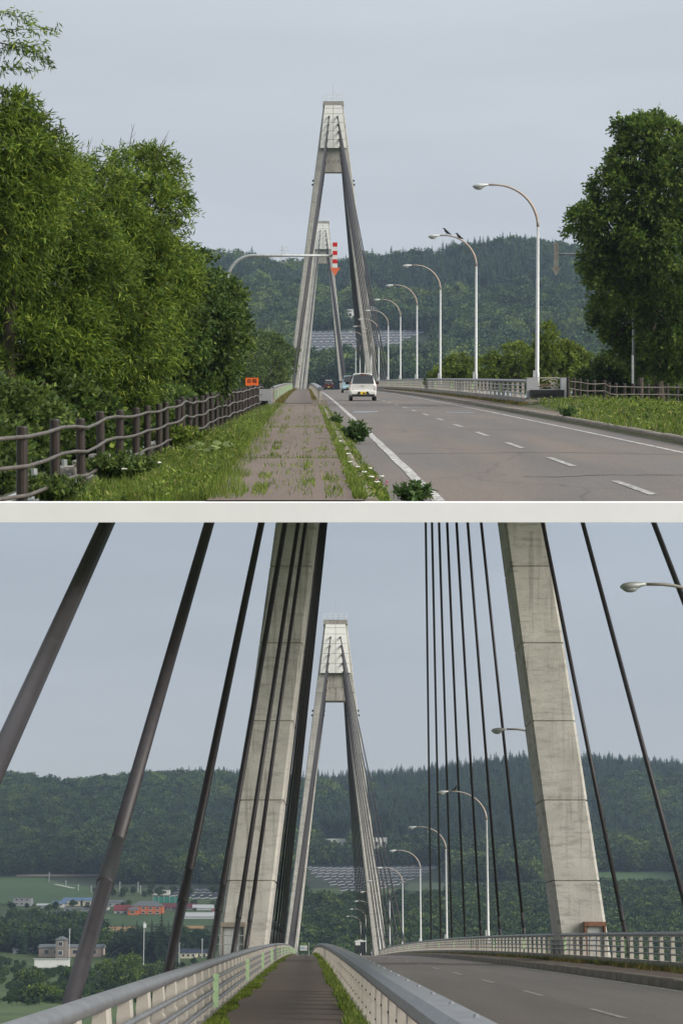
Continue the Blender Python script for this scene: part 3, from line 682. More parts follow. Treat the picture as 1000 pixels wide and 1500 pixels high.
for d in np.concatenate([np.arange(D0 + .1, 60, 1.6), np.arange(60, 176, 3.0)]):
    uu = np.concatenate([np.linspace(-(.168 * d + 1.6) + .0177 * d, -1.0, 16), [-.4, .2, .7, .8, 2, 4, 6, 8.0, 8.9, 9.05], np.linspace(9.4, max(11, .168 * d + 1.5 + .0177 * d), 12)])
    rows.append([(u - .0177 * d, d, max(gA(d) + float(zA(u, d)), EYE_A - d * 181 / 3010.0)) for u in uu])
k = len(rows[0]); v = [p for r in rows for p in r]; f = [(a * k + i, a * k + i + 1, (a + 1) * k + i + 1, (a + 1) * k + i) for a in range(len(rows) - 1) for i in range(k - 1)]
mb.add(v, f).build('ground', M['soil'], kind='structure', label='grassy embankment beside the approach road', smooth=True)
sof = [(p[0], p[1], max(p[2] - .05 - .008 * (p[1] - D0), EYE_A - p[1] * 186 / 3010.0)) for p in v if p[1] < 118]; nr = len(sof) // k  # pale sheet added under the terrace to bounce light onto the lower place
MB().add(sof, [(a * k + i, (a + 1) * k + i, (a + 1) * k + i + 1, a * k + i + 1) for a in range(nr - 1) for i in range(k - 1)]).build('added_bounce_sheet', M['bounce_white'], kind='structure', label='added pale sheet under the terrace that bounces light onto the bridge below', smooth=True)
tp, bt = at(500, 735.0, D0), at(500, 764, D0 - .05)
MB().box((0, D0 - .05, (tp.z + bt.z) / 2), (16, .30, tp.z - bt.z)).build('terrace_edge', M['conc_pale'], kind='structure', label='pale concrete edge below the approach road')
near = np.concatenate([np.arange(D0 + .05, 60, 1.5), np.arange(60, 130, 3.0), np.arange(130, 720, 10.0)])
MB().strip(PA, [(.95, -.13), (4.9, -.10), (9.0, -.13)], near).build('road', M['asphalt'], kind='structure', label='worn asphalt two-lane approach road')
MB().strip(PA, [(-1.25, -.005), (.74, -.005)], near[near < 109]).build('pavement', M['walk_a'], kind='structure', label='weedy cracked asphalt footway beside the approach road')
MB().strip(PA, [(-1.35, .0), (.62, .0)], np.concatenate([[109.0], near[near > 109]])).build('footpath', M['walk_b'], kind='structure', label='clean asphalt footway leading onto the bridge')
kerb(PA, .85, D0 + .2, 104, 'weathered kerb between weedy footway and approach road', -.13, .0, .18)
kerb(PA, 9.12, 40, 700, 'weathered kerb along the far side of the approach road', -.13, .06, .22)
MB().strip(PA, [(9.22, .05), (10.35, .09)], near[(near > 70)]).build('verge_path', M['walk_a'], kind='structure', label='narrow asphalt strip beside the far railing')
MB().strip(PA, [(-2.0, -.05), (-1.9, -2.2), (2, -2.6), (7, -2.6), (10.7, -2.2), (10.8, -.02), (9.2, -.10), (9.1, -.25), (.9, -.25), (.8, -.10), (-1.3, -.04)], np.arange(112, 720, 12.0), True).build('bridge_deck', M['conc_dark'], kind='structure', label='concrete deck of the bridge in the upper view')
def line(name, u, w_, d0, d1, mat, label, z=-.122, step=2.0, wig=0):
    ds = np.append(np.arange(d0, d1, step), d1)
    f = lambda a, d, zz: PA(a + wig * math.sin(d * .9) * .5, d, zz + .03 * (1 - abs(a - 4.9) / 4.0) * (1 if .95 < a < 9 else 0))
    return MB().strip(f, [(u - w_ / 2, z), (u + w_ / 2, z)], ds).build(name, mat, kind='structure', label=label)
line('edge_line', 1.80, .17, D0 + .3, 400, M['white_line'], 'worn white edge line near the footway', wig=.02)
line('edge_line', 8.1, .14, 40, 400, M['white_line'], 'white edge line on the far side of the road')
for i, (a, b) in enumerate([(28.6, 32.2), (37.2, 41.0), (46.0, 49.6), (54.8, 58.4), (63.6, 67.2), (72.4, 76), (81.2, 84.8), (90, 93.6), (98.8, 102.4), (107.6, 111), (116.5, 120), (125, 129), (134, 138), (143, 147)]):
    line('centre_dash', 4.87, .14, a, b, M['white_dash'], '%s white centre line dash from the near edge of the road' % (ordinal(i) if i < 12 else ('thirteenth', 'fourteenth')[i - 12]))
MB().strip(PA, [(2.15, -.119), (3.35, -.112)], [90.2, 91.6]).build('road_mark', M['blue_mark'], kind='structure', label='faded blue paint mark by the white edge line')
MB().strip(PA, [(2.0, -.119), (2.9, -.112)], [88.0, 88.6]).build('road_mark', M['white_dash'], kind='structure', label='small white paint mark beside the blue one')
MB().strip(PA, [(4.9, -.095), (6.3, -.103)], [99.5, 100.2]).build('road_mark', M['white_dash'], kind='structure', label='white cross paint mark in the middle of the road')
MB().strip(PA, [(6.0, -.10), (7.2, -.11)], [87.5, 88.4]).build('road_mark', M['blue_mark'], kind='structure', label='pale paint patch near the far edge line')
# dark sealed cracks across the road
rs = np.random.default_rng(5)
for i, (d, u0, u1) in enumerate([(43.5, 1.9, 8.9), (33.6, 3.6, 8.0), (74, 1.2, 8.6), (88, 1.2, 9), (60, 2.5, 6.5)]):
    us = np.linspace(u0, u1, 26); wv = np.cumsum(rs.normal(size=26)) * .10; tw = .05 + .05 * rs.random(26)
    v = []; 
    for u, w_, tk in zip(us, wv, tw):
        zc = -.13 + .03 * (1 - abs(u - 4.9) / 4.05) + .006
        v += [PA(u, d + w_, zc), PA(u, d + w_ + tk, zc)]
    MB().add(v, [(2 * a, 2 * a + 2, 2 * a + 3, 2 * a + 1) for a in range(25)]).build('road_crack', M['black'], kind='structure', label='%s dark crack across the approach road from its near edge' % ordinal([1, 0, 3, 4, 2][i]))

# ---- brown fence at the footway
fx = lambda d: -4.36 + .0005 * (d - 30)
FD = [27.9, 31.2, 34.3, 37.1, 40.2, 43.4, 46.0, 48.9, 50.8, 54.4, 56.2, 58.8, 61.0, 64.0, 66.0, 68.7, 71.2, 74.0, 76.6, 79.4, 82, 84.8, 87.4, 90.2, 92.8, 95.4, 98, 100.6, 103.2, 105.8, 108.4, 111]
rs = np.random.default_rng(21)
fb = [gA(d) + float(zA(fx(d) + .0177 * d, min(d, 104))) for d in FD]; jz = rs.normal(size=len(FD)) * .018; jz[9:13] += (-.02, .04, -.03, .02)
fen = thing('pipe_fence', 'long dark brown post and pipe fence beside the weedy footway', 'fence', (fx(28), 28, fb[0]))
pm = MB(); pm.rings([[(.078 * math.cos(q) * k, .078 * math.sin(q) * k, z) for q in np.linspace(0, 2 * math.pi, 13)[:-1]] for z, k in ((-.02, 1), (1.20, 1), (1.22, .9), (1.225, .3))])
pmesh = pm.mesh('post', smooth=False, mats=[M['brown']])
for d, z, j in zip(FD, fb, jz):
    o = link('post', pmesh, fen, (fx(d), d, z + j)); o.rotation_euler = (rs.normal() * .012, rs.normal() * .012, 0)
def wavy(x, hs, zz):
    pts = []
    for i in range(len(FD)):
        pts.append((x(FD[i]), FD[i], zz[i] + hs + jz[i] * 1.5))
        if i + 1 < len(FD):
            m = (FD[i] + FD[i + 1]) / 2; pts.append((x(m), m, (zz[i] + zz[i + 1]) / 2 + hs + (jz[i] + jz[i + 1]) * .75 + (.02 if i % 2 else -.015)))
    return pts
for hs in (1.08, .68, .28):
    p0 = wavy(lambda d: fx(d) + .10, hs, fb); MB().tube([(p0[0][0] - .5, 26.1, p0[0][2] - .02)] + p0, .029, 8).build('rail', M['brown_rail'], fen, smooth=True)

# ---- water pipes behind the fence
pp = thing('water_pipe', 'grey galvanised water pipes with flanges and valve blocks behind the brown fence', 'pipe', (-4.9, 36, gA(36) - .6))
MB().tube([(-4.64, 27, gA(27) - .34), (-4.66, 33, gA(33) - .31), (-4.72, 45, gA(45) - .30), (-4.8, 60, gA(60) - .3)], .055, 10).build('pipe', M['galv_pipe'], pp, smooth=True)
MB().tube([(-5.15, 27, gA(27) - .42), (-5.2, 45, gA(45) - .36), (-5.25, 60, gA(60) - .36)], .10, 10).build('pipe', M['galv_pipe'], pp, smooth=True)
for x, d, s_ in ((-4.98, 33.2, 1.), (-4.95, 36.6, 1.15), (-5.0, 39.6, 1.), (-4.98, 42.2, 1.1)):
    vb = MB().box((x, d, gA(d) - .22), (.34 * s_, .6 * s_, .26 * s_)).build('valve_block', M['conc_dark'], pp)
    for q in range(8):
        MB().tube([(x + .15 * math.cos(q * .785), d - .32 * s_ + .02, gA(d) - .2 + .12 * math.sin(q * .785)), (x + .15 * math.cos(q * .785), d - .38 * s_, gA(d) - .2 + .12 * math.sin(q * .785))], .022, 6).build('bolt', M['galv_pipe'], vb)
    MB().tube([(x, d, gA(d) - .12), (x, d, gA(d) + .05)], .05, 8).build('valve_stem', M['galv_pipe'], vb)
for d in (34.8, 41, 46.5):
    MB().tube([(-4.68, d, gA(d) - .305), (-4.68, d + .12, gA(d) - .305)], .10, 14).build('flange', M['galv_pipe'], pp)

# ---- orange sign and end block of the walkway railing
sg = thing('orange_sign', 'small orange sign with black characters above the brown fence', 'sign', at(370, 570, 104) - Vector((0, 0, 1.0)))
c = at(369, 559, 104); MB().box(c, (.66, .03, .40)).build('sign_board', M['orange_sign'], sg)
MB().tube([c + Vector((0, .05, -1.4)), c + Vector((0, .05, .15))], .025, 6).build('post', M['galv'], sg)
for ch_, ox in (('自', -.14), ('幅', .13)):
    me = text_mesh(ch_, .24, 'lettering'); me.materials.clear(); me.materials.append(M['black'])
    o = link('lettering', me, sg, c + Vector((ox, -.021, .03))); o.rotation_euler = (R(90), 0, 0)
eb = thing('railing_end_block', 'grey granite end block where the walkway railing begins', 'railing', PA(-2.0, 108, -.2))
MB().box(Vector(PA(-2.15, 108.5, .45)), (.72, .5, .62)).build('block', M['granite'], eb)
MB().box(Vector(PA(-1.85, 108.5, .05)), (.18, .45, .30)).build('foot', M['granite'], eb)
MB().box(Vector(PA(-2.3, 108.6, .02)), (.45, .3, .22)).build('recess', M['black_iron'], eb)

# ---- bridge in the upper view
balustrade(PA, -1.82, 109, 700, 'cream railing along the outer side of the footway, upper view', inner=1, h=.86, g0=4, step=3.0, green=12)
balustrade(PA, .80, 103, 700, 'cream slatted barrier between footway and road, upper view', inner=1, h=.86, hood=True, pipes=False, step=2.4)
balustrade(PA, 10.42, 95.5, 700, 'long cream railing along the far side of the road, upper view', inner=-1, zb=.42, h=.86, step=2.4, green=18, g0=12)
cb = thing('concrete_block', 'two small concrete blocks at the start of the slatted barrier', 'block', PA(.78, 101, 0))
for q in (-.19, .20): MB().box(Vector(PA(.72 + q, 101.4, .13)), (.34, .5, .30)).build('block', M['kerb'], cb)
TA1, TA2 = 352.0, 666.0
UC = 4.85
def cab(d, n, s0, st, sgl, ul, ur, side=(1, 1), z0=40.0, zs=1.33, cuts=None, sc=1):
    L = []
    for i in range(n):
        for sg, u in ((-1, ul), (1, ur)):
            for sd in (-1, 1): L.append((sg, u, d + sd * (s0 + st * i), z0 + zs * i, None))
    return L
tower(PA, UC, TA1, .96, 'nearer concrete A-shaped bridge pylon with white cladding, upper view', cab(TA1, 7, 14, 10, 0, UC - 6.75, UC + 6.75), cable_r=.10, hb=8.2)
tower(PA, UC + 1.0, TA2, 1.10, 'farther concrete A-shaped bridge pylon seen through the nearer one, upper view', cab(TA2, 7, 14, 10, 0, UC - 5.75, UC + 7.6), cable_r=.10, hb=7.1)
la = [lamp(PA, 10.8, 95.6 + 34.3 * i, 10.3, '%s curved street lamp from the camera along the far railing, upper view' % ordinal(i), group='street lamps of the upper view') for i in range(11)]
b2 = Vector(PA(10.8, 95.6 + 34.3, 0))
crow('black crow perched near the head of the second lamp', b2 + Vector((-1.88, 0, 10.33)), R(170), 1.0)
crow('black crow perched on the bend of the second lamp arm', b2 + Vector((-1.10, 0, 10.05)), R(185), .95)

# ---- end wall of the far railing
ew = thing('railing_end_wall', 'grey granite end wall with lattice panel and black trough at the far railing', 'wall', PA(10.6, 94, .3))
e0 = at(770, 585, 94.0); sx = 94 / 3006.0
def ebox(x0, x1, y0, y1, dd, th, name, mat, par=ew):
    a, b = at(x0, y1, 94 + dd), at(x1, y0, 94 + dd); return MB().box(((a.x + b.x) / 2, 94 + dd, (a.z + b.z) / 2), (b.x - a.x, th, b.z - a.z)).build(name, mat, par)
ebox(771, 787, 553, 583, 0, .45, 'pillar', M['granite']); ebox(820.5, 832, 553, 583, 0, .45, 'pillar', M['granite'])
ebox(787.2, 820.3, 570, 583, .05, .3, 'low_wall', M['granite'])
ebox(768, 822, 585, 588, -.1, .9, 'plinth', M['kerb'])
tr = ebox(776, 826, 571, 581, -.36, .25, 'trough', M['black_iron'])
for q in range(11): 
    a = at(784 + q * 3.6, 577, 93.47); MB().tube([a + Vector((-.04, 0, -.1)), a + Vector((.0, -.02, 0)), a + Vector((-.03, 0, .1))], .014, 5).build('rib', M['black_iron'], tr)
lat = ebox(787, 820.5, 552.6, 554, 0, .08, 'lattice', M['cream'])
rs = np.random.default_rng(9)
for q in range(26):
    a = at(788 + 31 * rs.random(), 555 + 14 * rs.random(), 94); an = rs.random() * 3.14; ln = .10 + .12 * rs.random()
    dv = Vector((math.cos(an), 0, math.sin(an) * .7)) * ln
    p0, p1 = a - dv, a + dv
    for p in (p0, p1): p.x = min(max(p.x, at(787, 560, 94).x), at(820.5, 560, 94).x); p.z = min(max(p.z, at(800, 570, 94).z), at(800, 554, 94).z)
    MB().tube([p0, p1], .022, 5).build('lattice_bar', M['cream'], lat)
ebox(790, 806, 562, 566, -.12, .04, 'plaque', M['bronze'])

# ---- brown fence beyond the far verge
f2 = thing('pipe_fence', 'dark brown post and pipe fence on the grassy verge under the large tree', 'fence', at(832, 584, 93))
xs = [832, 840, 849, 859, 870.5, 885, 892, 901, 914, 928, 937, 950, 964, 978, 992, 1006]
zj = [0, -.02, -.06, -.1, -.12, -.13, -.24, -.26, -.27, -.28, -.29, -.29, -.30, -.30, -.31, -.31]
pts = []
for x, j in zip(xs, zj):
    d = 93 + (x - 832) * .03; p = at(x, 556, d); p.z = at(x, 555, d).z + j; pts.append(p)
    o = link('post', pmesh, f2, p - Vector((0, 0, 1.15))); o.rotation_euler = (0, rs.normal() * .015, 0)
for hz in (.10, .44, .78):
    MB().tube([p + Vector((-.0, -.1, -hz + rs.normal() * .012)) for p in pts], .029, 7).build('rail', M['brown_rail'], f2, smooth=True)

# ---- overhead arrow markers
def gantry(label, px_pole, px_sign, py_arm, d, sgn, pole_mat, striped, zb):
    a = at(px_sign, py_arm, d); pole = at(px_pole, py_arm, d); base = Vector((pole.x, d, zb)); rad = 1.25
    t = thing('overhead_arrow_marker', label, 'road marker', base)
    pts = [base, Vector((pole.x, d, a.z - rad))] + [Vector((pole.x + sgn * rad * (1 - math.cos(q)), d, a.z - rad + rad * math.sin(q))) for q in np.linspace(.15, math.pi / 2, 8)]
    MB().tube(pts[:2], .085, 10).build('pole', pole_mat, t, smooth=True)
    MB().tube(pts[1:] + [Vector((a.x - sgn * .05, d, a.z))], [.08] * len(pts[1:]) + [.06], 10).build('arm', M['galv_pipe'] if striped else pole_mat, t, smooth=True)
    top_, bot = at(px_sign, 355, d).z, at(px_sign, 392, d).z; n = 6; hgt = (top_ - bot) / n
    for i in range(n):
        MB().box((a.x, d - .12, top_ - hgt * (i + .5)), (.235, .05, hgt - .004)).build('stripe', (M['red'] if i % 2 == 0 else M['white_p']) if striped else M['rust_arrow'], t)
    zt = bot - .004; w_ = .255 if striped else .25
    MB().prism([(a.x - w_, zt), (a.x, zt - .40), (a.x + w_, zt)], d - .145, d - .095).build('arrow_head', M['orange_arrow'] if striped else M['rust_arrow'], t)
    MB().box((a.x, d - .05, a.z), (.16, .12, .16)).build('clamp', M['galv'], t)
    return t
gantry('red and white striped hanging arrow marker on a curved grey pole', 333, 490.5, 374, 101, 1, M['galv_pipe'], True, gA(101) - 1.2)
gantry('rusty hanging arrow marker on a pole beside the large tree', 929, 814, 372, 104.5, -1, M['galv_pipe'], False, gA(102) + .1)
MB().tube([at(926, 590, 99), at(926, 520, 99)], .05, 7).build('thin_post', M['galv_pipe'], loc=at(926, 590, 99), label='short thin grey post beside the marker pole under the large tree', cat='post')
MB().tube([at(938, 592, 98), at(938, 553, 98)], .14, 9).build('wooden_stump', M['bark'], loc=at(938, 592, 98), label='stubby grey wooden post behind the verge fence', cat='post')

# ---- cars
car('pearl white hatchback with yellow number plate driving away on the road', PA(3.62, 128, -.115), R(1.0), M['p_white'], 1.12)
car('pale blue car partly hidden behind the white hatchback', PA(4.45, 203, -.115), R(1.0), M['p_blue'], 1.1)
car('dark red car with white roof far along the road', PA(3.86, 335, -.115), R(1.0), M['p_red'], 1.02, roof=M['p_roof'])

# ---- trees of the upper place
def L(lst): return [(at(x, y, d), r) for x, y, d, r in lst]
tree('willow_tree', 'large bright green willow filling the space behind the brown fence', (-6.6, 50, gA(50) - 1.2),
     L([(75, 330, 48, 1.25), (125, 320, 50, 1.3), (165, 275, 52, .95), (200, 255, 53, .75), (225, 255, 53, .6), (215, 310, 52, .95), (238, 352, 53, .75), (175, 370, 51, 1.2), (95, 410, 48, 1.4), (40, 400, 47, 1.3), (160, 440, 50, 1.35), (225, 410, 53, .95), (248, 390, 54, .6), (60, 480, 47, 1.35), (130, 500, 49, 1.3), (200, 490, 52, 1.2), (20, 520, 46, 1.2), (95, 560, 48, 1.1), (165, 555, 51, 1.0)]),
     M['willow'], 17000, 9, .165, .037, .40, .35, 31, .2, up=.15, clump=30, inner=.28)
tree('willow_tree', 'tall thin-leaved willow at the very edge with a loose branch overhead', (-7.6, 46, gA(46) - .9),
     L([(0, 215, 45, .85), (40, 205, 45, .55), (68, 225, 46, .45), (10, 165, 45, .42), (50, 265, 46, .8), (0, 300, 45, 1.1), (88, 245, 47, .33), (-20, 340, 45, 1.2)]),
     M['willow'], 5600, 9, .17, .034, .44, .45, 32, .18, up=.1, clump=26, inner=.25)
dt = thing('bare_twigs', 'thin dead twigs sticking out of the willow crown', 'twigs', at(215, 250, 53)); rb_ = np.random.default_rng(78)
for (x0, y0, x1, y1) in ((225, 240, 248, 190), (235, 225, 243, 205), (110, 260, 122, 205), (118, 250, 135, 200), (125, 262, 112, 215), (190, 215, 197, 180), (262, 350, 285, 330)):
    a_, b_ = at(x0, y0, 52), at(x1, y1, 51.8); m_ = a_.lerp(b_, .5) + Vector((rb_.normal() * .05, 0, rb_.normal() * .03)); MB().tube([a_, m_, b_], [.012, .008, .003], 5).build('twig', M['bark'], dt)
    for q in range(2): k_ = a_.lerp(b_, .4 + .25 * q); MB().tube([k_, k_ + Vector((rb_.normal() * .15, 0, .12 + .1 * rb_.random()))], [.005, .002], 4).build('twig', M['bark'], dt)
rb_ = np.random.default_rng(77); ob = thing('overhanging_branch', 'loose leafy willow branch hanging into the top corner of the upper view', 'branch', at(-60, 60, 44)); bm_, lv = MB(), []
for (x0, y0, x1, y1) in ((-60, 60, 88, 42), (-60, 90, 70, 66), (-60, 20, 55, 30), (-60, 110, 48, 100), (0, 62, 75, 95)):
    a_, b_ = at(x0, y0, 44), at(x1, y1, 43.6); bm_.tube([a_, a_.lerp(b_, .5) + Vector((0, 0, .12)), b_], [.016, .009, .003], 5)
    for q in range(5, 40):
        t_ = q / 40; c_ = np.array(a_.lerp(b_, t_)) + np.array((0, 0, .12 * 4 * t_ * (1 - t_))); n_ = 5
        lv.append(leaf_quads(c_ + rb_.normal(size=(n_, 3)) * .07, unit(rb_.normal(size=(n_, 3))) * .7 + np.array((.5, 0, -.5)), .17 * (.6 + .6 * rb_.random(n_)), .036, rb_))
bm_.build('twig', M['bark'], ob); link('leaves', fastmesh('leaves', np.concatenate(lv) - np.array(origin(ob)), 0, 4, M['willow']), ob)
tree('broadleaf_tree', 'dark round broad-leaved tree beside the grey marker pole', (-4.9, 72, gA(72) - 1.0),
     L([(265, 440, 71, 1.35), (310, 440, 73, 1.0), (325, 470, 74, .85), (345, 500, 75, .4), (290, 490, 71, 1.5), (240, 490, 69, 1.4), (330, 510, 74, .55), (255, 540, 70, 1.3), (300, 535, 72, 1.1), (285, 400, 72, .8)]),
     M['broad_dark'], 11000, 6, .165, .09, .34, .3, 33, .2, clump=24, inner=.25)
tree('leafy_bush', 'mid green bushy tree standing beside the bridge at the pylon foot', (-9.6, 262, gA(262) - 9),
     L([(366, 522, 225, 1.9), (392, 508, 255, 1.8), (412, 520, 285, 1.6), (384, 538, 240, 2.4), (404, 545, 275, 2.0), (421, 536, 300, 1.0), (357, 546, 220, 1.9), (380, 497, 250, .9), (350, 560, 215, 1.6), (425, 515, 300, .8)]),
     M['scrub'], 4600, 6, .34, .17, .62, .25, 34, .2, inner=.08)
tree('broadleaf_tree', 'large dark green tree leaning over the verge fence', at(968, 588, 106) - Vector((0, 0, .6)),
     L([(945, 195, 102, .95), (968, 215, 102, 1.5), (930, 235, 102, 1.2), (905, 275, 102, 1.15), (940, 290, 102, 1.8), (990, 270, 102, 2.2), (880, 310, 102, .95), (856, 322, 102, .6), (900, 335, 102, 1.4), (950, 360, 102, 2.1), (1000, 380, 102, 2.5), (885, 385, 102, 1.0), (905, 410, 102, 1.3), (955, 430, 108, 1.9), (890, 455, 108, .75), (880, 480, 108, .5), (915, 470, 108, 1.2), (935, 490, 108, 1.0), (1000, 470, 108, 1.9), (905, 500, 108, .6), (950, 505, 109, 1.3), (985, 520, 109, 1.3), (920, 520, 110, .8), (972, 470, 103, 1.2), (1000, 505, 103, 1.4), (975, 520, 104, .9), (868, 345, 104, .55), (845, 330, 104, .35), (893, 430, 105, .5), (872, 400, 104, .45), (890, 505, 108, .45), (912, 185, 103, .4), (965, 175, 103, .5)]),
     M['broad'], 21000, 6, .22, .115, .46, .35, 35, .26, inner=.16, clump=26)
tree('young_tree', 'slender yellow-green young tree with pale trunk behind the granite end wall', at(812, 556, 135) - Vector((0, 0, 2.0)),
     L([(800, 487, 135, .5), (803, 505, 135, .85), (820, 520, 136, 1.0), (795, 530, 135, 1.0), (838, 530, 136, 1.05), (815, 545, 135, 1.3), (845, 545, 137, .9)]),
     M['fresh'], 2300, 6, .22, .12, .36, .2, 36, .07, bark='bark_pale', up=.5)
tree('leafy_bush', 'yellow-green bush showing above the far railing between lamps', at(755, 560, 165) - Vector((0, 0, 2.5)),
     L([(755, 520, 165, 1.0), (735, 532, 165, 1.2), (770, 535, 165, 1.2), (715, 545, 166, 1.2), (760, 548, 165, 1.4)]), M['fresh'], 1900, 6, .26, .14, .4, .2, 37, .1)
tree('leafy_bush', 'low yellow-green bush beside the second lamp post behind the railing', at(665, 560, 175) - Vector((0, 0, 2.5)),
     L([(672, 535, 175, .95), (655, 546, 175, 1.0), (690, 546, 175, 1.1), (640, 552, 176, .8)]), M['fresh'], 1200, 6, .26, .14, .4, .2, 38, .1)
tree('leafy_bush', 'bright young bush under the large tree behind the verge fence', at(888, 588, 112) - Vector((0, 0, 1.0)),
     L([(893, 530, 112, .45), (885, 548, 112, .85), (865, 556, 112, .75), (905, 556, 112, .95), (880, 570, 112, 1.1), (925, 562, 112, .7)]), M['scrub'], 2300, 6, .20, .12, .3, .2, 39, .06)
tree('leafy_bush', 'dense dark hedge bush behind the verge fence by the big trunk', at(975, 592, 112) - Vector((0, 0, 1.4)),
     L([(945, 575, 113, .9), (970, 570, 114, 1.1), (1000, 572, 114, 1.3), (1035, 570, 114, 1.4), (955, 592, 112, 1.0), (985, 592, 112, 1.2), (1020, 595, 112, 1.3), (930, 588, 112, .8), (845, 580, 114, .9), (865, 585, 114, .9), (905, 586, 114, 1.0)]), M['broad_dark'], 3800, 6, .22, .13, .32, .2, 46, .06)
tree('leafy_bush', 'shadowy scrub behind the pipes near the brown fence', (-6.3, 44, gA(44) - .5),
     L([(20, 610, 42, .75), (60, 630, 43, .6), (-10, 660, 40, .65), (95, 600, 46, .8), (145, 585, 52, .9), (195, 580, 60, .9), (110, 640, 47, .45), (240, 575, 70, .9), (280, 570, 82, .9)]), M['scrub'], 4800, 6, .15, .075, .28, .2, 40, .06)

tree('undergrowth', 'dark undergrowth bank along the back of the brown fence', (-6.4, 84, gA(84) - .6),
     [(Vector((-5.75 - .35 * math.sin(q * 1.7) - .012 * (q * 6), 46 + 6.0 * q, gA(46 + 6 * q) + .15 + .25 * math.sin(q * 2.3))), .95 + .2 * math.sin(q)) for q in range(12)], M['broad_dark'], 5200, 6, .17, .10, .3, .2, 47, .05, limbs=False)
# ---- weeds and grass of the upper place
def patch(n, u0, u1, d0, d1, seed, z=None, den=None, P=PA, zf=zA):
    rng = np.random.default_rng(seed); r = rng.random(n)
    d = 1 / (1 / d0 + r * (1 / d1 - 1 / d0)) if d0 > 0 else d0 + r * (d1 - d0)
    u = u0 + (u1 - u0) * rng.random(n)
    if den is not None:
        kp = rng.random(n) < den(u, d); u, d = u[kp], d[kp]
    zz = zf(u, np.minimum(d, 105)) if z is None else np.full(len(u), z)
    ok = gA(d) + zz > EYE_A - d * 176 / 3010.0; u, d, zz = u[ok], d[ok], zz[ok]
    return np.stack([u - .0177 * d, d, gA(d) + zz], 1)
nzf = lambda u, d, a, b, ph=0: .5 + .5 * np.sin(u * a + ph + 1.7 * np.sin(d * b)) * np.sin(d * b * 1.7 + u * a * .6 + ph)
grass('grass', np.concatenate([patch(44000, -4.1, -1.15, 26.2, 110, 51, den=lambda u, d: (.35 + .65 * nzf(u, d, 3.1, .9)) * (u > -4.2 + .0177 * d)), patch(15000, -1.5, -.72, 26.2, 110, 52, den=lambda u, d: nzf(u, d, 2, .8) ** 1.2 * (u < -.78 - .25 * nzf(u * 0, d, 1, .5)))]), .04, .22, .006, M['grass'], 53, 'tall green grass between the brown fence and the footway')
grass('weeds', np.concatenate([patch(7000, .62, .80, 26.2, 106, 54, z=-.01, den=lambda u, d: nzf(u, d, 2, .7, 1) ** 1.2), patch(7000, .92, 1.12, 26.2, 106, 55, z=-.12, den=lambda u, d: nzf(u, d, 2, .55, 2))]), .03, .16, .006, M['grass'], 56, 'grass growing along the kerb of the footway')
crk = []
for uc_, w_, n_, sd in ((-.62, .10, 3600, 57), (.05, .09, 2400, 58), (-.25, .30, 1200, 59), (.38, .12, 2400, 60)):
    crk.append(patch(n_, uc_ - w_, uc_ + w_, 26.2, 100, sd, z=-.01, den=lambda u, d: nzf(u, d, 1.3, .62, sd) ** 3.0))
for dd in (38.5, 60): crk.append(patch(260, -1.2, .7, dd - .12, dd + .12, int(dd), z=-.01))
grass('weeds', np.concatenate(crk), .02, .10, .008, M['grass'], 61, 'weed tufts growing through cracks in the footway', .8)
grass('grass', np.concatenate([patch(40000, 9.0, 20, 42, 108, 62, den=lambda u, d: ((u > 9.12 + .15 * np.sin(d * .5)) * (d < 66 + 40 * np.clip((u - 9.0) / 2.2, 0, 1))).astype(float))]), .06, .26, .012, M['grass'], 63, 'green grass on the verge below the large tree')
grass('grass', patch(5000, 9.95, 10.38, 95, 260, 64, z=.09), .04, .2, .02, M['grass_dry'], 65, 'dry grass along the foot of the far railing, upper view')
grass('weeds', np.concatenate([patch(2500, -1.62, -1.15, 109, 300, 66, z=0.0), patch(1800, .42, .66, 104, 300, 67, z=0.0)]), .04, .22, .02, M['grass_dry'], 68, 'weeds along both edges of the bridge footway, upper view')
def cover(name, pts, L_, hh, mat, seed, label):
    r_ = np.random.default_rng(seed); n_ = len(pts); p_ = pts + np.stack([r_.normal(size=n_) * .03, r_.normal(size=n_) * .03, hh * r_.random(n_)], 1)
    D_ = unit(r_.normal(size=(n_, 3))) + np.array([0, -.1, .35])
    return link(name, fastmesh(name, leaf_quads(p_, D_, L_ * (.5 + .8 * r_.random(n_)), L_ * .45, r_), 0, 4, mat), label=label, cat='weeds', kind='stuff')
cover('weeds', patch(15000, -4.1, -1.3, 26.2, 108, 151, den=lambda u, d: (nzf(u, d, 2.3, .5, 1) > .42) * (u > -4.2 + .0177 * d)), .09, .16, M['grass'], 152, 'broad-leaved weeds between the brown fence and the footway')
cover('weeds', patch(5200, .62, 1.08, 26.2, 106, 153, z=-.06, den=lambda u, d: (nzf(u, d, 2.0, .6, 2) > .5)), .07, .12, M['grass'], 154, 'broad-leaved weeds along the kerb of the footway')
cover('weeds', patch(16000, 9.15, 20, 42, 106, 155, den=lambda u, d: ((nzf(u, d, .9, .35, 3) > .35) * (d < 66 + 40 * np.clip((u - 9.0) / 2.2, 0, 1))).astype(float)), .15, .25, M['grass'], 156, 'broad-leaved weeds on the verge below the large tree')
cover('weeds', patch(2600, -1.2, .7, 26.2, 100, 157, z=-.01, den=lambda u, d: nzf(u, d, 1.9, .45, 4) ** 5), .05, .04, M['grass'], 158, 'flat leafy weeds scattered over the footway')
weed('mugwort', 'dark leafy mugwort clump on the kerb beside the white edge line', PA(1.22, 49.5, -.13), .34, .62, M['mug'], 900, .13, .06, 71)
weed('mugwort', 'mugwort plant overlapping the white line at the near edge', PA(1.45, 27.4, -.13), .26, .30, M['mug'], 420, .12, .05, 72)
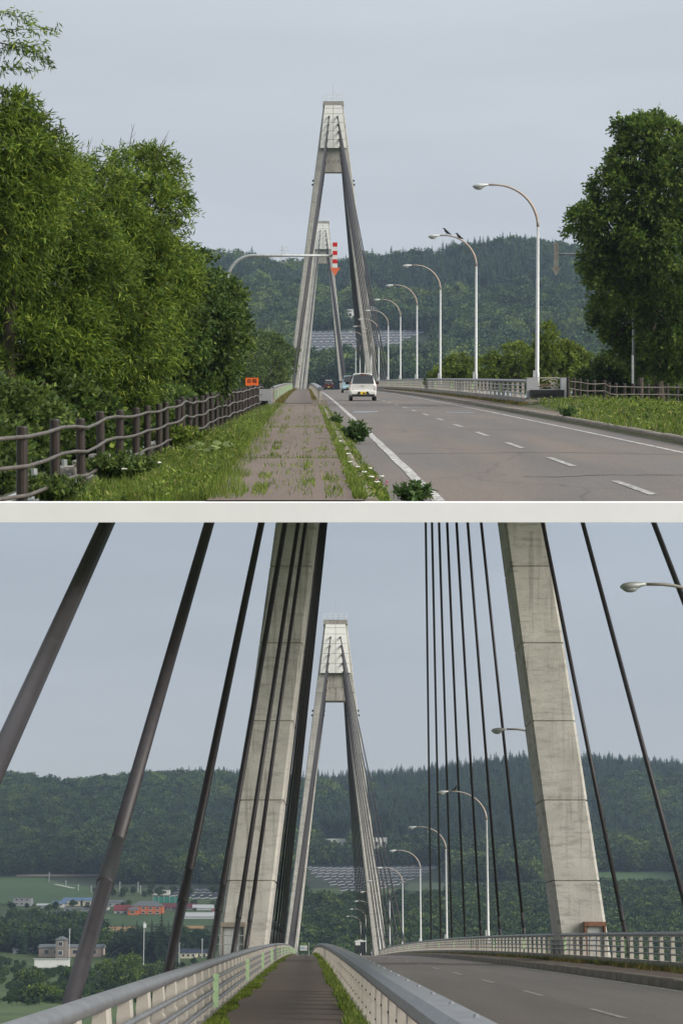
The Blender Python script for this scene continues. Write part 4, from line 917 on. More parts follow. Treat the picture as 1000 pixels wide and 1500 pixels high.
weed('mugwort', 'small leafy weed on the kerb below the concrete blocks', PA(1.0, 66, -.1), .22, .42, M['mug'], 300, .12, .06, 73)
weed('scrub_weed', 'dense leafy weed bank at the foot of the brown fence', PA(-3.3, 36, -.3), .75, .55, M['scrub'], 2600, .11, .055, 74)
weed('scrub_weed', 'pale leafy weed bank halfway along the brown fence', PA(-3.3, 52, -.3), .9, .62, M['grass'], 2200, .13, .06, 75)
weed('scrub_weed', 'leafy weeds at the near foot of the brown fence', PA(-3.7, 30, -.3), .6, .45, M['scrub'], 1700, .10, .05, 76)
weed('scrub_weed', 'round dark weed at the corner of the grassy verge', PA(9.25, 72, .0), .42, .42, M['mug'], 420, .14, .07, 77)
rs = np.random.default_rng(80)
bb = thing('butterbur', 'clump of broad pale green butterbur leaves by the brown fence', 'plant', PA(-2.0, 43.0, -.12)); B0 = origin(bb)
for q in range(13):
    a = rs.random() * 6.28; r_ = .42 * math.sqrt(rs.random()); c = B0 + Vector((r_ * math.cos(a), r_ * math.sin(a), .10 + .22 * rs.random())); rad = .06 + .055 * rs.random()
    til = Vector((rs.normal() * .25, -.35 + rs.normal() * .2, 1)).normalized(); x = til.orthogonal().normalized(); y = til.cross(x)
    ring = [c + (x * math.cos(w_) + y * math.sin(w_)) * rad * (1 + .08 * math.sin(5 * w_)) - til * .02 for w_ in np.linspace(.25, 2 * math.pi - .25, 14)]
    lf = MB().add([tuple(c)] + [tuple(p) for p in ring], [(0, i, i + 1) for i in range(1, 14)]).build('leaf', M['butterbur'], bb)
    MB().tube([c, B0 + Vector((0, 0, 0))], .008, 4).build('leaf_stalk', M['grass'], lf)
for i, (u, d) in enumerate([(.72, 33), (.80, 31.5), (.86, 29.8), (.75, 35.4), (.98, 30.6), (.88, 27.4), (1.05, 28.2), (.70, 41), (-2.2, 31), (-2.6, 29.4), (.95, 27.0)]):
    p = Vector(PA(u, d, -.05)); h = .20 + .10 * rs.random()
    t = thing('yarrow', 'white yarrow flower on a thin stem beside the kerb' if u > 0 else 'white yarrow flower in the grass near the brown fence', 'flower', p, 'white yarrow flowers by the kerb' if u > 0 else 'white yarrow flowers by the fence')
    MB().tube([p, p + Vector((.01, 0, h))], .004, 4).build('stem', M['grass'], t)
    hd = MB()
    for q in range(9):
        a = rs.random() * 6.28; r_ = .034 * math.sqrt(rs.random()); hd.ell(p + Vector((r_ * math.cos(a), r_ * math.sin(a), h + .008 * rs.random())), (.013, .013, .009), 6, 4)
    hd.build('flower_head', M['petal'], t)
for i, (u, d) in enumerate([(1.02, 29.4), (1.12, 28.3), (1.2, 27.7), (1.16, 29.0)]):
    p = Vector(PA(u, d, -.1)); t = thing('clover', 'pink clover head beside the kerb weeds', 'flower', p, 'pink clover heads')
    MB().tube([p, p + Vector((0, 0, .16))], .004, 4).build('stem', M['grass'], t); MB().ell(p + Vector((0, 0, .17)), (.018, .018, .018), 7, 5).build('flower_head', M['pink'], t)

# ---- hill behind the upper bridge
skA = [(-80, 372), (280, 378), (330, 375), (380, 381), (430, 392), (470, 389), (540, 381), (620, 372), (690, 360), (745, 354), (790, 357), (840, 364), (920, 368), (1080, 375)]
DA0, DA1 = 820.0, 1450.0
SX = np.array([XA(p, DA1) for p, _ in skA]); SZ = np.array([EYE_A + (565 - y - 19) / 3010 * DA1 for _, y in skA])
def hA(x, d):
    x = np.asarray(x, float); d = np.asarray(d, float); t = np.clip((d - DA0) / (DA1 - DA0), 0, 1.35)
    c = np.interp(x, SX, SZ)
    prof = np.interp(t, [0, .12, .30, .42, .6, .8, 1.0, 1.15, 1.35], [-.02, .015, .13, .215, .43, .72, 1.0, .96, .75])
    return c * prof + 2.2 * np.sin(x * .021 + d * .013) * np.sin(d * .017 - x * .008) * np.clip(t * 4, 0, 1) * np.clip((1.0 - t) * 5, 0, 1) + EYE_A
xs_ = np.linspace(-1, 1, 46); dsA = np.linspace(DA0 - 40, DA1 + 120, 44)
v = [(x * .215 * d + .01 * d, d, float(hA(x * .215 * d + .01 * d, d))) for d in dsA for x in xs_]; k = len(xs_)
MB().add(v, [(a * k + i, a * k + i + 1, (a + 1) * k + i + 1, (a + 1) * k + i) for a in range(len(dsA) - 1) for i in range(k - 1)]).build('hill', M['hill'], kind='structure', label='long wooded hill behind the bridge in the upper view', smooth=True)
def drape(name, poly, hf, P2, d0, d1, mat, label, lift=.5, n=14):
    """poly: list of (px_left, px_right) at n stations between d0 and d1"""
    ds = np.linspace(d0, d1, n); v = []; XF = XA if ZONE[0] == 'A' else XB
    l = np.interp(np.linspace(0, 1, n), np.linspace(0, 1, len(poly)), [p[0] for p in poly]); r = np.interp(np.linspace(0, 1, n), np.linspace(0, 1, len(poly)), [p[1] for p in poly])
    for a in range(n):
        for q in np.linspace(0, 1, 14):
            x = XF(l[a] + (r[a] - l[a]) * q, ds[a]); v.append((x, ds[a], float(hf(x, ds[a])) + lift))
    return MB().add(v, [(a * 14 + i, a * 14 + i + 1, (a + 1) * 14 + i + 1, (a + 1) * 14 + i) for a in range(n - 1) for i in range(13)]).build(name, mat, kind='structure', label=label, smooth=True)
def pyA(x, d, z): return 565 - (z - EYE_A) / d * 3010
def pyB(x, d, z): return 750 - F * np.tan(np.arctan((z - EYE_B) / d) - PITCH_B)
def dA(px, py):
    ds = np.arange(DA0, DA1, 1.0); x = XA(px, ds); y = pyA(x, ds, hA(x, ds)); return float(ds[np.argmax(y <= py)])
def gndA(px, py):
    d = dA(px, py); x = XA(px, d); return Vector((x, d, float(hA(x, d)))), d
rng = np.random.default_rng(300)
n = 15000; d = DA0 + (DA1 + 40 - DA0) * rng.random(n) ** .8; x = (rng.random(n) * 2 - 1) * .2 * d + .012 * d; z = hA(x, d)
px = 500 + x / d * 3006; py = pyA(x, d, z)
keep = (px > 255)
sol = (px > 430) & (px < 640) & (py > 487 + (px > 560) * (px - 560) * .02) & (py < 547 - (px > 520) * (px - 520) * .10); keep &= ~sol
keep &= ~((px > 498) & (px < 562) & (py > 462) & (py < 486)); fld = (px > 760) & (px < 960) & (py > 499) & (py < 522); keep &= ~fld
con = (np.sin(x * .012 + 1.0) + np.sin(d * .02 + x * .006) + (410 - py) * .03 + rng.normal(size=n) * .35) > .5
hts = np.where(con, 9.0 + 5 * rng.random(n), 7.5 + 5.5 * rng.random(n))
hts = hts * np.exp(np.clip(rng.normal(size=n) * .16, -.3, .2)); lt = (np.sin(x * .017 + 2) + np.sin(d * .031 - x * .011) + np.sin(x * .041 + d * .02) + rng.normal(size=n) * .8) > .9
kinds = np.where(con, rng.integers(0, 3, n), np.where(lt, 7 + rng.integers(0, 2, n), 3 + rng.integers(0, 4, n)))
forest('forest', np.stack([x, d, z - .3], 1)[keep], kinds[keep], hts[keep], 301, 'dark mixed forest covering the hill in the upper view')
drape('field', [(770, 950), (760, 960)], hA, None, dA(850, 523), dA(850, 499), M['field_dull'], 'dull green hillside field beside the large tree, upper view')
def solar(label, rows, hf, seed, ph=1.2):
    mb = MB(); rng = np.random.default_rng(seed)
    fr = MB()
    for d, x0, x1, st in rows:
        x = x0 + rng.random() * st
        while x < x1:
            z = float(hf(x, d)); tl = .42
            w2, hh = st * .47, ph
            v = []
            for zz, yy in ((z + .9, -hh * .5), (z + .9 + hh * .95, hh * .5)):
                v += [(x - w2, d + yy, zz - .16 * w2), (x + w2, d + yy, zz + .16 * w2)]
            mb.add([v[0], v[1], v[3], v[2]], [(0, 1, 2, 3)])
            a = np.array(v[0]); b = np.array(v[1])
            fr.add([a + (0, -.05, -.55), b + (0, -.05, -.55), b + (0, -.05, -.03), a + (0, -.05, -.03)], [(0, 1, 2, 3)])
            x += st
    t = thing('solar_farm', label, 'solar panels', (float(rows[0][1]), rows[0][0], float(hf(rows[0][1], rows[0][0]))))
    o = mb.build('panels', M['solar'], t); o['kind'] = 'stuff'
    o = fr.build('panel_frames', M['solar_frame'], t); o['kind'] = 'stuff'
    return t
rowsA = []
for y in np.arange(525, 487, -3.9):
    d = dA(500, y); f_ = np.clip((525 - y) / 37, 0, 1)
    rowsA.append((d, XA(470 - 45 * f_, d), XA(530 + 100 * f_, d), 3.4))
solar('wide field of grey solar panels on the slope behind the pylons, upper view', rowsA, hA, 7)
# lattice mast on the ridge
mp_ = at(415, 392, 1440); mt = thing('transmission_tower', 'tiny grey lattice transmission tower on the ridge beside the pylon', 'lattice tower', mp_); tb = MB()
H = 16.0
for sx_ in (-1, 1):
    for sy_ in (-1, 1): tb.tube([mp_ + Vector((sx_ * 2.6, sy_ * 2.6, -3)), mp_ + Vector((sx_ * .5, sy_ * .5, H))], .16, 4)
for q in range(7):
    z0, z1 = q * H / 7, (q + 1) * H / 7; a, b = 2.6 - 2.1 * z0 / H, 2.6 - 2.1 * z1 / H
    tb.tube([mp_ + Vector((-a, -a, z0)), mp_ + Vector((b, -b, z1))], .10, 4); tb.tube([mp_ + Vector((a, -a, z0)), mp_ + Vector((-b, -b, z1))], .10, 4)
tb.build('lattice', M['galv'], mt); ab = MB()
for z in (9.5, 12, 14.5): ab.tube([mp_ + Vector((-3.2, 0, z)), mp_ + Vector((3.2, 0, z))], .14, 4)
ab.build('cross_arm', M['galv'], mt)
def far_block(name, label, c, w_, dp, h, wall, roof, par=None, cat='building', rh=.8, wins=0, wcol=None, group=None):
    t = thing(name, label, cat, c, group); c = Vector(c)
    MB().box(c + Vector((0, 0, h / 2 - .5)), (w_, dp, h + 1)).build('wall', wall, t)
    MB().box(c + Vector((0, 0, h + rh / 2)), (w_ + .6, dp + .6, rh)).build('roof', roof, t)
    for i in range(wins):
        x = (i + .5) / wins * w_ - w_ / 2
        MB().box(c + Vector((x, -dp / 2 - .03, h * .55)), (w_ / wins * .45, .08, h * .34)).build('window', wcol or M['glass'], t)
    return t
far_block('hillside_building', 'long white building among the trees on the hill, upper view', gndA(520, 469)[0], 15, 8, 5.5, M['cladding'], M['white_p'], wins=5)
far_block('hillside_building', 'small white gabled building beside the solar slope, upper view', gndA(550, 466)[0], 7, 6, 6, M['cladding'], M['white_p'], wins=2)
print('upper place ok')
#@@PART4

# ================================================================== LOWER PLACE: on the bridge
ZONE[0] = 'B'
def gB(d): return .00918 * d - 3.375e-5 * d * d
def PB(u, d, z=0.0): return (u - .0166 * d, d, gB(d) + z)
PROF = ([-200, 300, 560, 700, 800, 900, 1000, 1100, 1200, 1300], [-14.5, -14.5, -14.5, -11.5, -7.6, 0.5, 8.3, 16.8, 26.5, 36.0])
DB0, DB1 = 1300.0, 2000.0
skB = [(-100, 1134), (0, 1135), (40, 1136), (80, 1143), (130, 1141), (200, 1134), (300, 1131), (360, 1136), (440, 1141), (520, 1138), (590, 1131), (650, 1125), (710, 1116), (760, 1108), (850, 1108), (910, 1113), (1000, 1118), (1100, 1120)]
BX = np.array([XB(p, DB1) for p, _ in skB]); BZ = np.array([EYE_B + DB1 * math.tan(PITCH_B + math.atan((750 - y - 21) / F)) for _, y in skB])
def hB(x, d):
    x = np.asarray(x, float); d = np.asarray(d, float)
    lo = np.interp(d, *PROF); c = np.interp(x, BX, BZ); t = np.clip((d - DB0) / (DB1 - DB0), 0, 1.4)
    hi = 36 + (c - 36) * np.interp(t, [0, .2, .45, .7, .9, 1, 1.15, 1.4], [0, .10, .36, .68, .93, 1, .97, .8])
    z = np.where(d < DB0, lo, hi)
    return z + (1.5 * np.sin(x * .02 + d * .011) + 2.0 * np.sin(d * .02 - x * .013)) * np.clip((d - 1320) / 150, 0, 1) * np.clip((DB1 - d) / 100, 0, 1)
def grid(name, dlist, hw, mat, label):
    xs = np.linspace(-1, 1, 60); v = [(x * hw(d), d, float(hB(x * hw(d), d))) for d in dlist for x in xs]; k = 60
    MB().add(v, [(a * k + i, a * k + i + 1, (a + 1) * k + i + 1, (a + 1) * k + i) for a in range(len(dlist) - 1) for i in range(k - 1)]).build(name, mat, kind='structure', label=label, smooth=True)
grid('ground', list(np.arange(-120, 560, 40.0)) + list(np.arange(560, 1301, 20.0)), lambda d: 420 + .22 * max(d, 0), M['meadow'], 'valley floor beside the bridge')
grid('hill', list(np.arange(1300, 2281, 20.0)), lambda d: 420 + .22 * d, M['hill'], 'long wooded hill behind the bridge in the lower view')
bd = np.concatenate([np.arange(1.5, 60, 1.5), np.arange(60, 150, 3.0), np.arange(150, 480, 8.0)])
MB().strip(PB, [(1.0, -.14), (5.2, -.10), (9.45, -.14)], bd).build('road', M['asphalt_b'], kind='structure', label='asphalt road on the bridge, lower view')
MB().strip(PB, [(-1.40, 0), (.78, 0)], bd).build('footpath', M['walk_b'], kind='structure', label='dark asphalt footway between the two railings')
kerb(PB, 9.55, 30, 470, 'weathered kerb between bridge road and far walkway', -.14, .10, .22, 2.0, 120)
MB().strip(PB, [(9.66, .08), (11.4, .12)], bd[bd > 20]).build('walkway', M['walk_a'], kind='structure', label='narrow far walkway beyond the bridge road')
MB().strip(PB, [(-2.9, -.05), (-2.9, -2.2), (2, -3), (8, -3), (12.6, -2.2), (12.6, -.02), (9.7, -.06), (9.4, -.2), (1.0, -.2), (.8, -.04), (-1.5, -.04)], bd, True).build('bridge_deck', M['conc_dark'], kind='structure', label='concrete deck of the bridge in the lower view')
def lineB(u, w_, d0, d1, mat, label, name='edge_line'):
    return MB().strip(PB, [(u - w_ / 2, -.14 + .04 * (1 - abs(u - 5.2) / 4.2) + .006), (u + w_ / 2, -.14 + .04 * (1 - abs(u - 5.2) / 4.2) + .006)], np.append(np.arange(d0, d1, 2.5), d1)).build(name, mat, kind='structure', label=label)
lineB(9.05, .13, 30, 300, M['white_dash'], 'thin white edge line beside the far kerb, lower view')
lineB(1.55, .13, 6, 300, M['white_dash'], 'white edge line beside the slatted barrier, lower view')
for i in range(9): lineB(5.2, .13, 34.5 + 12 * i, 38.5 + 12 * i, M['white_dash'], '%s faint centre line dash on the bridge road' % ordinal(i), 'centre_dash')
for i in range(7):
    d = 46 + i * 19.5; MB().strip(PB, [(-1.38, .005), (.76, .005)], [d, d + .12]).build('pavement_joint', M['black'], kind='structure', label='%s dark joint across the bridge footway' % ordinal(i))

balustrade(PB, -1.60, 3.5, 330, 'cream and grey railing along the outer side of the footway, lower view', inner=1, h=.84, green=17.4, g0=11.8, dfar=170)
balustrade(PB, .94, 3.5, 330, 'cream slatted barrier with wide grey top between footway and road, lower view', inner=1, h=.83, hood=True, pipes=False, dfar=170)
balustrade(PB, 11.50, 34, 330, 'long cream and grey railing across the road, lower view', inner=-1, zb=.38, h=.92, green=17.4, g0=5.5, dfar=200)

# pylons and stays
TB1, TB2, UB = 96.0, 355.0, 4.85
ang = lambda py: math.tan(PITCH_B + math.atan((750 - py) / F))
cabB = []
for i in range(6):
    zt = 43.5 + i * .9
    for sg, u, dd in ((-1, -2.45, (80, 66, 50, 34.3, 19.6, 10.2)[i]), (1, 12.0, (77, 63, 47.5, 32, 17, 7)[i])):
        if not (i == 5 and sg < 0): cabB.append((sg, u, dd, zt, ang(753)))
for i in range(7):
    zt = 43.5 + i * .9
    for sg, u in ((-1, -2.45), (1, 12.15)): cabB.append((sg, u, 115.5 + 14.8 * i, zt, ang(753)))
tb1 = tower(PB, UB, TB1, 1.1, 'huge near concrete pylon legs on both sides of the bridge deck', cabB, cable_r=.082, zmax=22.9, sleeve_z=2.0, hb=8.1)
# the outermost stay on the footway side, set further out and thicker, without an anchor
a0, a1 = at(-63, 1250, 19.0), at(163, 752, 29.5); lo_ = a0.lerp(a1, -.35); c_ = MB().tube([lo_, a1], .112, 12).build('stay_cable', M['cable'], tb1, smooth=True)
cabF = []
for i in range(7):
    for sg, u in ((-1, -2.3), (1, 11.9)):
        for sd in (-1, 1): cabF.append((sg, u, TB2 + sd * (17 + 15 * i), 40.0 + 1.33 * i, None))
tower(PB, UB, TB2, 1.14, 'far concrete A-shaped pylon with white cladding, lower view', cabF, cable_r=.10)
M['rust'] = pbr('rusty_sheet', (.13, .055, .035), (.22, .11, .07), scale=6, rough=.8)
M['door_grey'] = pbr('grey_door', (.30, .31, .31), (.40, .41, .41), rough=.6)
for x0, x1, y0 in ((325, 358, 1357), (857, 885, 1356)):
    yf = TB1 - 1.65 - .35
    a, b = at(x0, y0, yf), at(x1, y0, yf); cx = (a.x + b.x) / 2
    dr = MB().box((cx, yf + .2, a.z - .75), (b.x - a.x - .16, .4, 1.5)).build('access_door', M['door_grey'], tb1)
    MB().box((cx, yf + .12, a.z + .06), (b.x - a.x + .1, .62, .20)).build('hood', M['rust'] if x0 > 500 else M['kerb'], dr)
    for sx_ in (-1, 1): MB().box((cx + sx_ * (b.x - a.x) * .5, yf + .1, a.z - .75), (.09, .5, 1.5)).build('door_frame', M['rust'] if x0 > 500 else M['conc_dark'], dr)
gr = thing('maintenance_rail', 'thin grey pipe handrail at the foot of the near pylon leg', 'handrail', at(335, 1392, 92)); g = MB()
for x in (312, 322, 334, 347, 362): g.tube([at(x, 1400, 92), at(x, 1371, 92)], .022, 5)
for y in (1371, 1384): g.tube([at(310, y, 92), at(366, y, 92)], .022, 5)
g.build('pipe', M['galv_pipe'], gr)

lb = [lamp(PB, 12.2, 57.5 + 41.6 * i, 11.0, ('street lamp head reaching in from the frame edge, lower view' if i == 0 else 'street lamp half hidden behind the near pylon leg' if i == 1 else '%s curved street lamp past the near pylon, lower view' % ordinal(i - 2)), arm=3.3, group='street lamps of the lower view') for i in range(11)]
q = Vector(PB(12.2, 57.5 + 83.2, 0)); crow('black crow perched on a lamp arm in the lower view', q + Vector((-2.1, 0, 11.02)), R(20), .9)

# small board and far truck on the bridge
sb = thing('information_board', 'small white and blue board beyond the crest of the footway', 'sign', PB(-.35, 150, .0)); c = at(444.5, 1389.5, 150)
MB().box(c, (.52, .03, .36)).build('board', M['white_p'], sb); MB().box(c + Vector((-.08, -.02, .03)), (.3, .012, .16)).build('print', M['p_blue'], sb)
for x in (435.5, 452): MB().tube([at(x, 1402, 150), at(x, 1381, 150)], .028, 6).build('post', M['galv_pipe'], sb)
tv = thing('truck', 'white topped truck just visible beyond the slatted barrier', 'truck', PB(6.6, 300, -.12)); c = Vector(PB(6.6, 300, -.12)); c.x = XB(527.5, 300)
MB().box(c + Vector((0, 1.6, 1.45)), (1.62, 3.2, 1.5)).build('body', M['glass'], tv)
MB().rings([[(c.x + x, c.y + y, c.z + z) for x, z in ((-.86, 2.2), (.86, 2.2), (.80, 2.33), (0, 2.55), (-.80, 2.33))] for y in (0, 3.2)]).build('roof', M['p_roof'], tv)
MB().box(c + Vector((-.35, -.03, 1.95)), (.7, .05, .45)).build('rear_panel', M['p_roof'], tv)
for sx_ in (-1, 1): MB().tube([c + Vector((sx_ * .7, .6, .4)), c + Vector((sx_ * .85, .6, .4))], .4, 14).build('wheel', M['tyre'], tv)
MB().box(c + Vector((0, -.05, .7)), (1.6, .1, .2)).build('bumper', M['trim'], tv)

# ---- weeds on the bridge
def patchB(n, u0, u1, d0, d1, seed, z=0.0, den=None):
    rng = np.random.default_rng(seed); r = rng.random(n); d = 1 / (1 / d0 + r * (1 / d1 - 1 / d0)); u = u0 + (u1 - u0) * rng.random(n)
    if den is not None:
        kp = rng.random(n) < den(u, d); u, d = u[kp], d[kp]
    return np.stack([u - .0166 * d, d, gB(d) + z], 1)
grass('moss_weeds', patchB(16000, -1.44, -1.08, 28, 220, 401, den=lambda u, d: (u < -1.30 + .22 * nzf(u * 0, d, 1, .35)) * 1.0), .015, .06, .014, M['fresh'], 402, 'low bright green moss along the outer edge of the bridge footway', 1.2)
grass('weeds', patchB(12000, .50, .80, 26, 220, 403, den=lambda u, d: (u > .66 - .2 * nzf(u * 0, d, 1, .28, 1)) * 1.0), .03, .17, .009, M['grass'], 404, 'tall weeds along the slatted barrier, lower view', .7)
grass('weeds', patchB(1200, .62, .80, 60, 200, 405), .05, .28, .016, M['fresh'], 406, 'yellow-green weeds near the crest of the bridge footway', .6)
grass('weeds', np.concatenate([patchB(9000, 10.7, 11.34, 45, 260, 407, z=.10, den=lambda u, d: (u > 11.05 - .35 * nzf(u * 0, d, 1, .4)) * 1.0)]), .03, .20, .014, M['grass_dry'], 408, 'reddish dry weeds along the far railing, lower view', .9)
grass('weeds', np.concatenate([patchB(5000, 11.1, 11.34, 45, 260, 409, z=.10)]), .05, .26, .012, M['grass'], 410, 'green grass along the far railing, lower view', .5)

# ---- valley and village
def dB(px, py):
    ds = np.arange(480, 1900, 2.0); x = XB(px, ds); y = pyB(x, ds, hB(x, ds)); i = np.argmax(y <= py); return float(ds[i])
def gnd(px, py):
    d = dB(px, py); x = XB(px, d); return Vector((x, d, float(hB(x, d)))), d
drape('field', [(-40, 150), (-40, 130), (-60, 60)], hB, None, dB(60, 1327), dB(60, 1287), M['field'], 'green sloping field above the village', .4)
drape('field', [(70, 330), (72, 330), (75, 330)], hB, None, dB(150, 1358), dB(150, 1337), M['field'], 'green crop strip below the orange house', .4)
drape('wheat_field', [(140, 202), (146, 200)], hB, None, dB(170, 1368), dB(170, 1359), M['wheat'], 'ripe tan wheat strip between green crop and conifers', .4, 5)
drape('wheat_field', [(262, 300), (266, 300)], hB, None, dB(285, 1363), dB(285, 1358.6), M['wheat'], 'thin tan wheat strip beside the near pylon leg', .6, 5)
drape('field', [(795, 1010), (800, 1010)], hB, None, dB(880, 1303), dB(880, 1279), M['field'], 'green hillside field beyond the far pylon leg', .4)
drape('field', [(590, 820), (600, 800)], hB, None, dB(700, 1307), dB(700, 1295), M['field_dull'], 'dull green clearing behind the hanging stays', .4)
drape('dirt_track', [(20, 150), (20, 150)], hB, None, dB(60, 1286.5), dB(60, 1283.5), M['dirt_road'], 'pale dirt track above the sloping field', .7, 4)
drape('valley_road', [(425, 545), (425, 545)], hB, None, dB(480, 1343), dB(480, 1340), M['dirt_road'], 'grey road crossing behind the footway', 1.2, 4)
W = {}
def wall(n, c): W[n] = pbr('wall_' + n, tuple(x * .92 for x in c), c, scale=.6, rough=.85, bump=.1, bscale=3); return W[n]
for n, c in (('beige', (.42, .33, .27)), ('brown', (.20, .17, .15)), ('white', (.62, .62, .59)), ('cream', (.55, .50, .38)), ('orange', (.50, .13, .045)), ('grey', (.30, .31, .32)), ('dark', (.06, .06, .07)), ('greenhouse', (.52, .54, .56))): wall(n, c)
for n, c in (('roof_grey', (.16, .18, .19)), ('roof_blue', (.13, .22, .36)), ('roof_red', (.24, .05, .055)), ('roof_maroon', (.15, .035, .045)), ('roof_navy', (.03, .04, .07)), ('roof_white', (.55, .57, .6)), ('teal', (.03, .22, .17))): wall(n, c)
def house(label, px, py, wpx, hpx, wallm, roofm, roof='gable', rpx=4, dp=9, wins=3, axis='x', wrow=1, cat='house', name='house', dd=0, group=None, door=True):
    g_, d = gnd(px, py); d += dd; k = d / 3067.0; w_, h, rh = wpx * k, hpx * k * .96, rpx * k
    g_.y = d; g_.x = XB(px, d); t = thing(name, label, cat, g_, group)
    MB().box(g_ + Vector((0, dp / 2, h / 2 - 1)), (w_, dp, h + 2)).build('wall', wallm, t)
    o = .5; x0, x1, y0, y1, z = g_.x - w_ / 2 - o, g_.x + w_ / 2 + o, g_.y - o, g_.y + dp + o, g_.z + h + .01
    rb = MB()
    if roof == 'gable' and axis == 'x': rb.add([(x0, y0, z), (x1, y0, z), (x1, y1, z), (x0, y1, z), (x0, (y0 + y1) / 2, z + rh), (x1, (y0 + y1) / 2, z + rh)], [(0, 1, 5, 4), (2, 3, 4, 5), (0, 4, 3), (1, 2, 5), (0, 3, 2, 1)])
    elif roof == 'gable': rb.add([(x0, y0, z), (x1, y0, z), (x1, y1, z), (x0, y1, z), ((x0 + x1) / 2, y0, z + rh), ((x0 + x1) / 2, y1, z + rh)], [(0, 1, 4), (3, 5, 2), (0, 4, 5, 3), (1, 2, 5, 4), (0, 3, 2, 1)])
    elif roof == 'hip': rb.add([(x0, y0, z), (x1, y0, z), (x1, y1, z), (x0, y1, z), (x0 + w_ * .28, (y0 + y1) / 2, z + rh), (x1 - w_ * .28, (y0 + y1) / 2, z + rh)], [(0, 1, 5, 4), (2, 3, 4, 5), (0, 4, 3), (1, 2, 5), (0, 3, 2, 1)])
    elif roof == 'barrel':
        n = 9; v = [(xx, (y0 + y1) / 2 - math.cos(math.pi * q / (n - 1)) * (y1 - y0) / 2, z + rh * math.sin(math.pi * q / (n - 1))) for xx in (x0, x1) for q in range(n)]
        rb.add(v, [(q, q + 1, n + q + 1, n + q) for q in range(n - 1)] + [tuple(range(n))[::-1], tuple(range(n, 2 * n))])
    else: rb.box(((x0 + x1) / 2, (y0 + y1) / 2, z + rh / 2), (x1 - x0, y1 - y0, rh))
    rb.build('roof', roofm, t)
    for r_ in range(wrow):
        for i in range(wins):
            x = g_.x + ((i + .5) / wins - .5) * w_ * .9; zz = g_.z + h * (r_ + .55) / wrow; ww, wh = w_ / wins * .42, h / wrow * .42
            fr = MB().box((x, g_.y - .06, zz), (ww + .3, .12, wh + .3)).build('window', W['white'], t)
            MB().box((x, g_.y - .13, zz), (ww, .06, wh)).build('pane', M['glass'], fr)
    return t, g_, d
house('beige hall with arched windows and a grey roof in the valley', 103, 1403, 92, 14, W['beige'], W['roof_grey'], 'gable', 5, 12, 6, cat='building')
house('tall brown gabled tower block rising from the beige hall', 88.5, 1404, 14, 27, W['brown'], W['roof_grey'], 'gable', 5, 9, 1, axis='y', dd=-6, cat='building', wrow=2)
house('long white container shed below the beige hall', 76, 1418, 50, 13, W['white'], W['roof_white'], 'flat', .5, 4, 0, cat='shed', name='container')
house('small grey gabled house behind the thick cable', 147, 1392, 16, 11, W['grey'], W['roof_grey'], 'gable', 5, 8, 2, axis='y')
house('cream house with blue gabled roof at the village', 103, 1328, 26, 8, W['cream'], W['roof_blue'], 'gable', 5, 11, 3)
house('small white house with blue roof beside the cream one', 84, 1329, 17, 4.5, W['white'], W['roof_blue'], 'gable', 4, 9, 2, dd=-6)
house('blue roofed barn with dark door next to the thick cable', 127, 1328, 15, 8, W['cream'], W['roof_blue'], 'gable', 5, 10, 1)
house('grey two-storey house at the edge of the village', 30, 1328, 26, 12, W['grey'], W['roof_grey'], 'flat', 1.2, 9, 3, wrow=2)
house('grey metal shed with pale roof right of the thick cable', 165, 1329, 24, 6, W['grey'], W['roof_grey'], 'gable', 4, 10, 2, cat='shed')
house('orange two-storey house with grey hipped roof', 214, 1341, 46, 13, W['orange'], W['roof_grey'], 'hip', 8, 11, 4, wrow=2)
house('orange wing with dark hipped roof beside the orange house', 193, 1341, 14, 7, W['orange'], W['roof_grey'], 'hip', 4, 8, 1, dd=-7)
house('white barn with sloping red roof beside the orange house', 177, 1340, 22, 5, W['white'], W['roof_red'], 'gable', 9, 11, 2, cat='barn')
house('long barn with dark red roof behind the orange house', 262, 1334, 50, 4, W['dark'], W['roof_maroon'], 'gable', 6, 9, 3, cat='barn')
house('white plastic greenhouse with rounded end beside the near pylon leg', 296, 1334, 28, 3, W['greenhouse'], W['greenhouse'], 'barrel', 5.5, 8, 0, cat='greenhouse', name='greenhouse')
house('long low white greenhouse tunnel below the red barn', 290, 1347, 44, 3.5, W['greenhouse'], W['greenhouse'], 'barrel', 6.5, 8, 0, cat='greenhouse', name='greenhouse', dd=-4)
house('pale concrete box building on the slope above the village', 239, 1312, 15, 8, W['white'], W['roof_grey'], 'flat', .6, 8, 1, cat='building')
house('small pale box building with dark side above the village', 225, 1312, 8, 8, W['white'], W['dark'], 'flat', .6, 7, 0, cat='building')
house('cream house with navy roof between the cables low in the valley', 276, 1405, 24, 8, W['cream'], W['roof_navy'], 'gable', 6, 9, 3)
house('small cream house with navy roof close to the near pylon leg', 295, 1404, 18, 7, W['cream'], W['roof_navy'], 'gable', 5, 8, 2, dd=8)
house('low grey shed with white front below the sloping field', 62, 1331, 20, 4, W['grey'], W['roof_white'], 'gable', 3, 8, 2, cat='shed')
house('long low grey barn in front of the blue roofed houses', 112, 1335, 40, 3, W['grey'], W['roof_grey'], 'gable', 2.5, 8, 4, cat='barn', dd=-4)
house('small white house with grey roof between the village and the thick cable', 150, 1334, 14, 5, W['white'], W['roof_grey'], 'gable', 3.5, 8, 2)
house('pale shed at the end of the greenhouse row', 316, 1340, 12, 5, W['cream'], W['roof_red'], 'gable', 3, 8, 1, cat='shed')
house('low beige annex with grey roof beside the small grey gabled house', 160, 1394, 12, 7, W['beige'], W['roof_grey'], 'gable', 3, 7, 1)
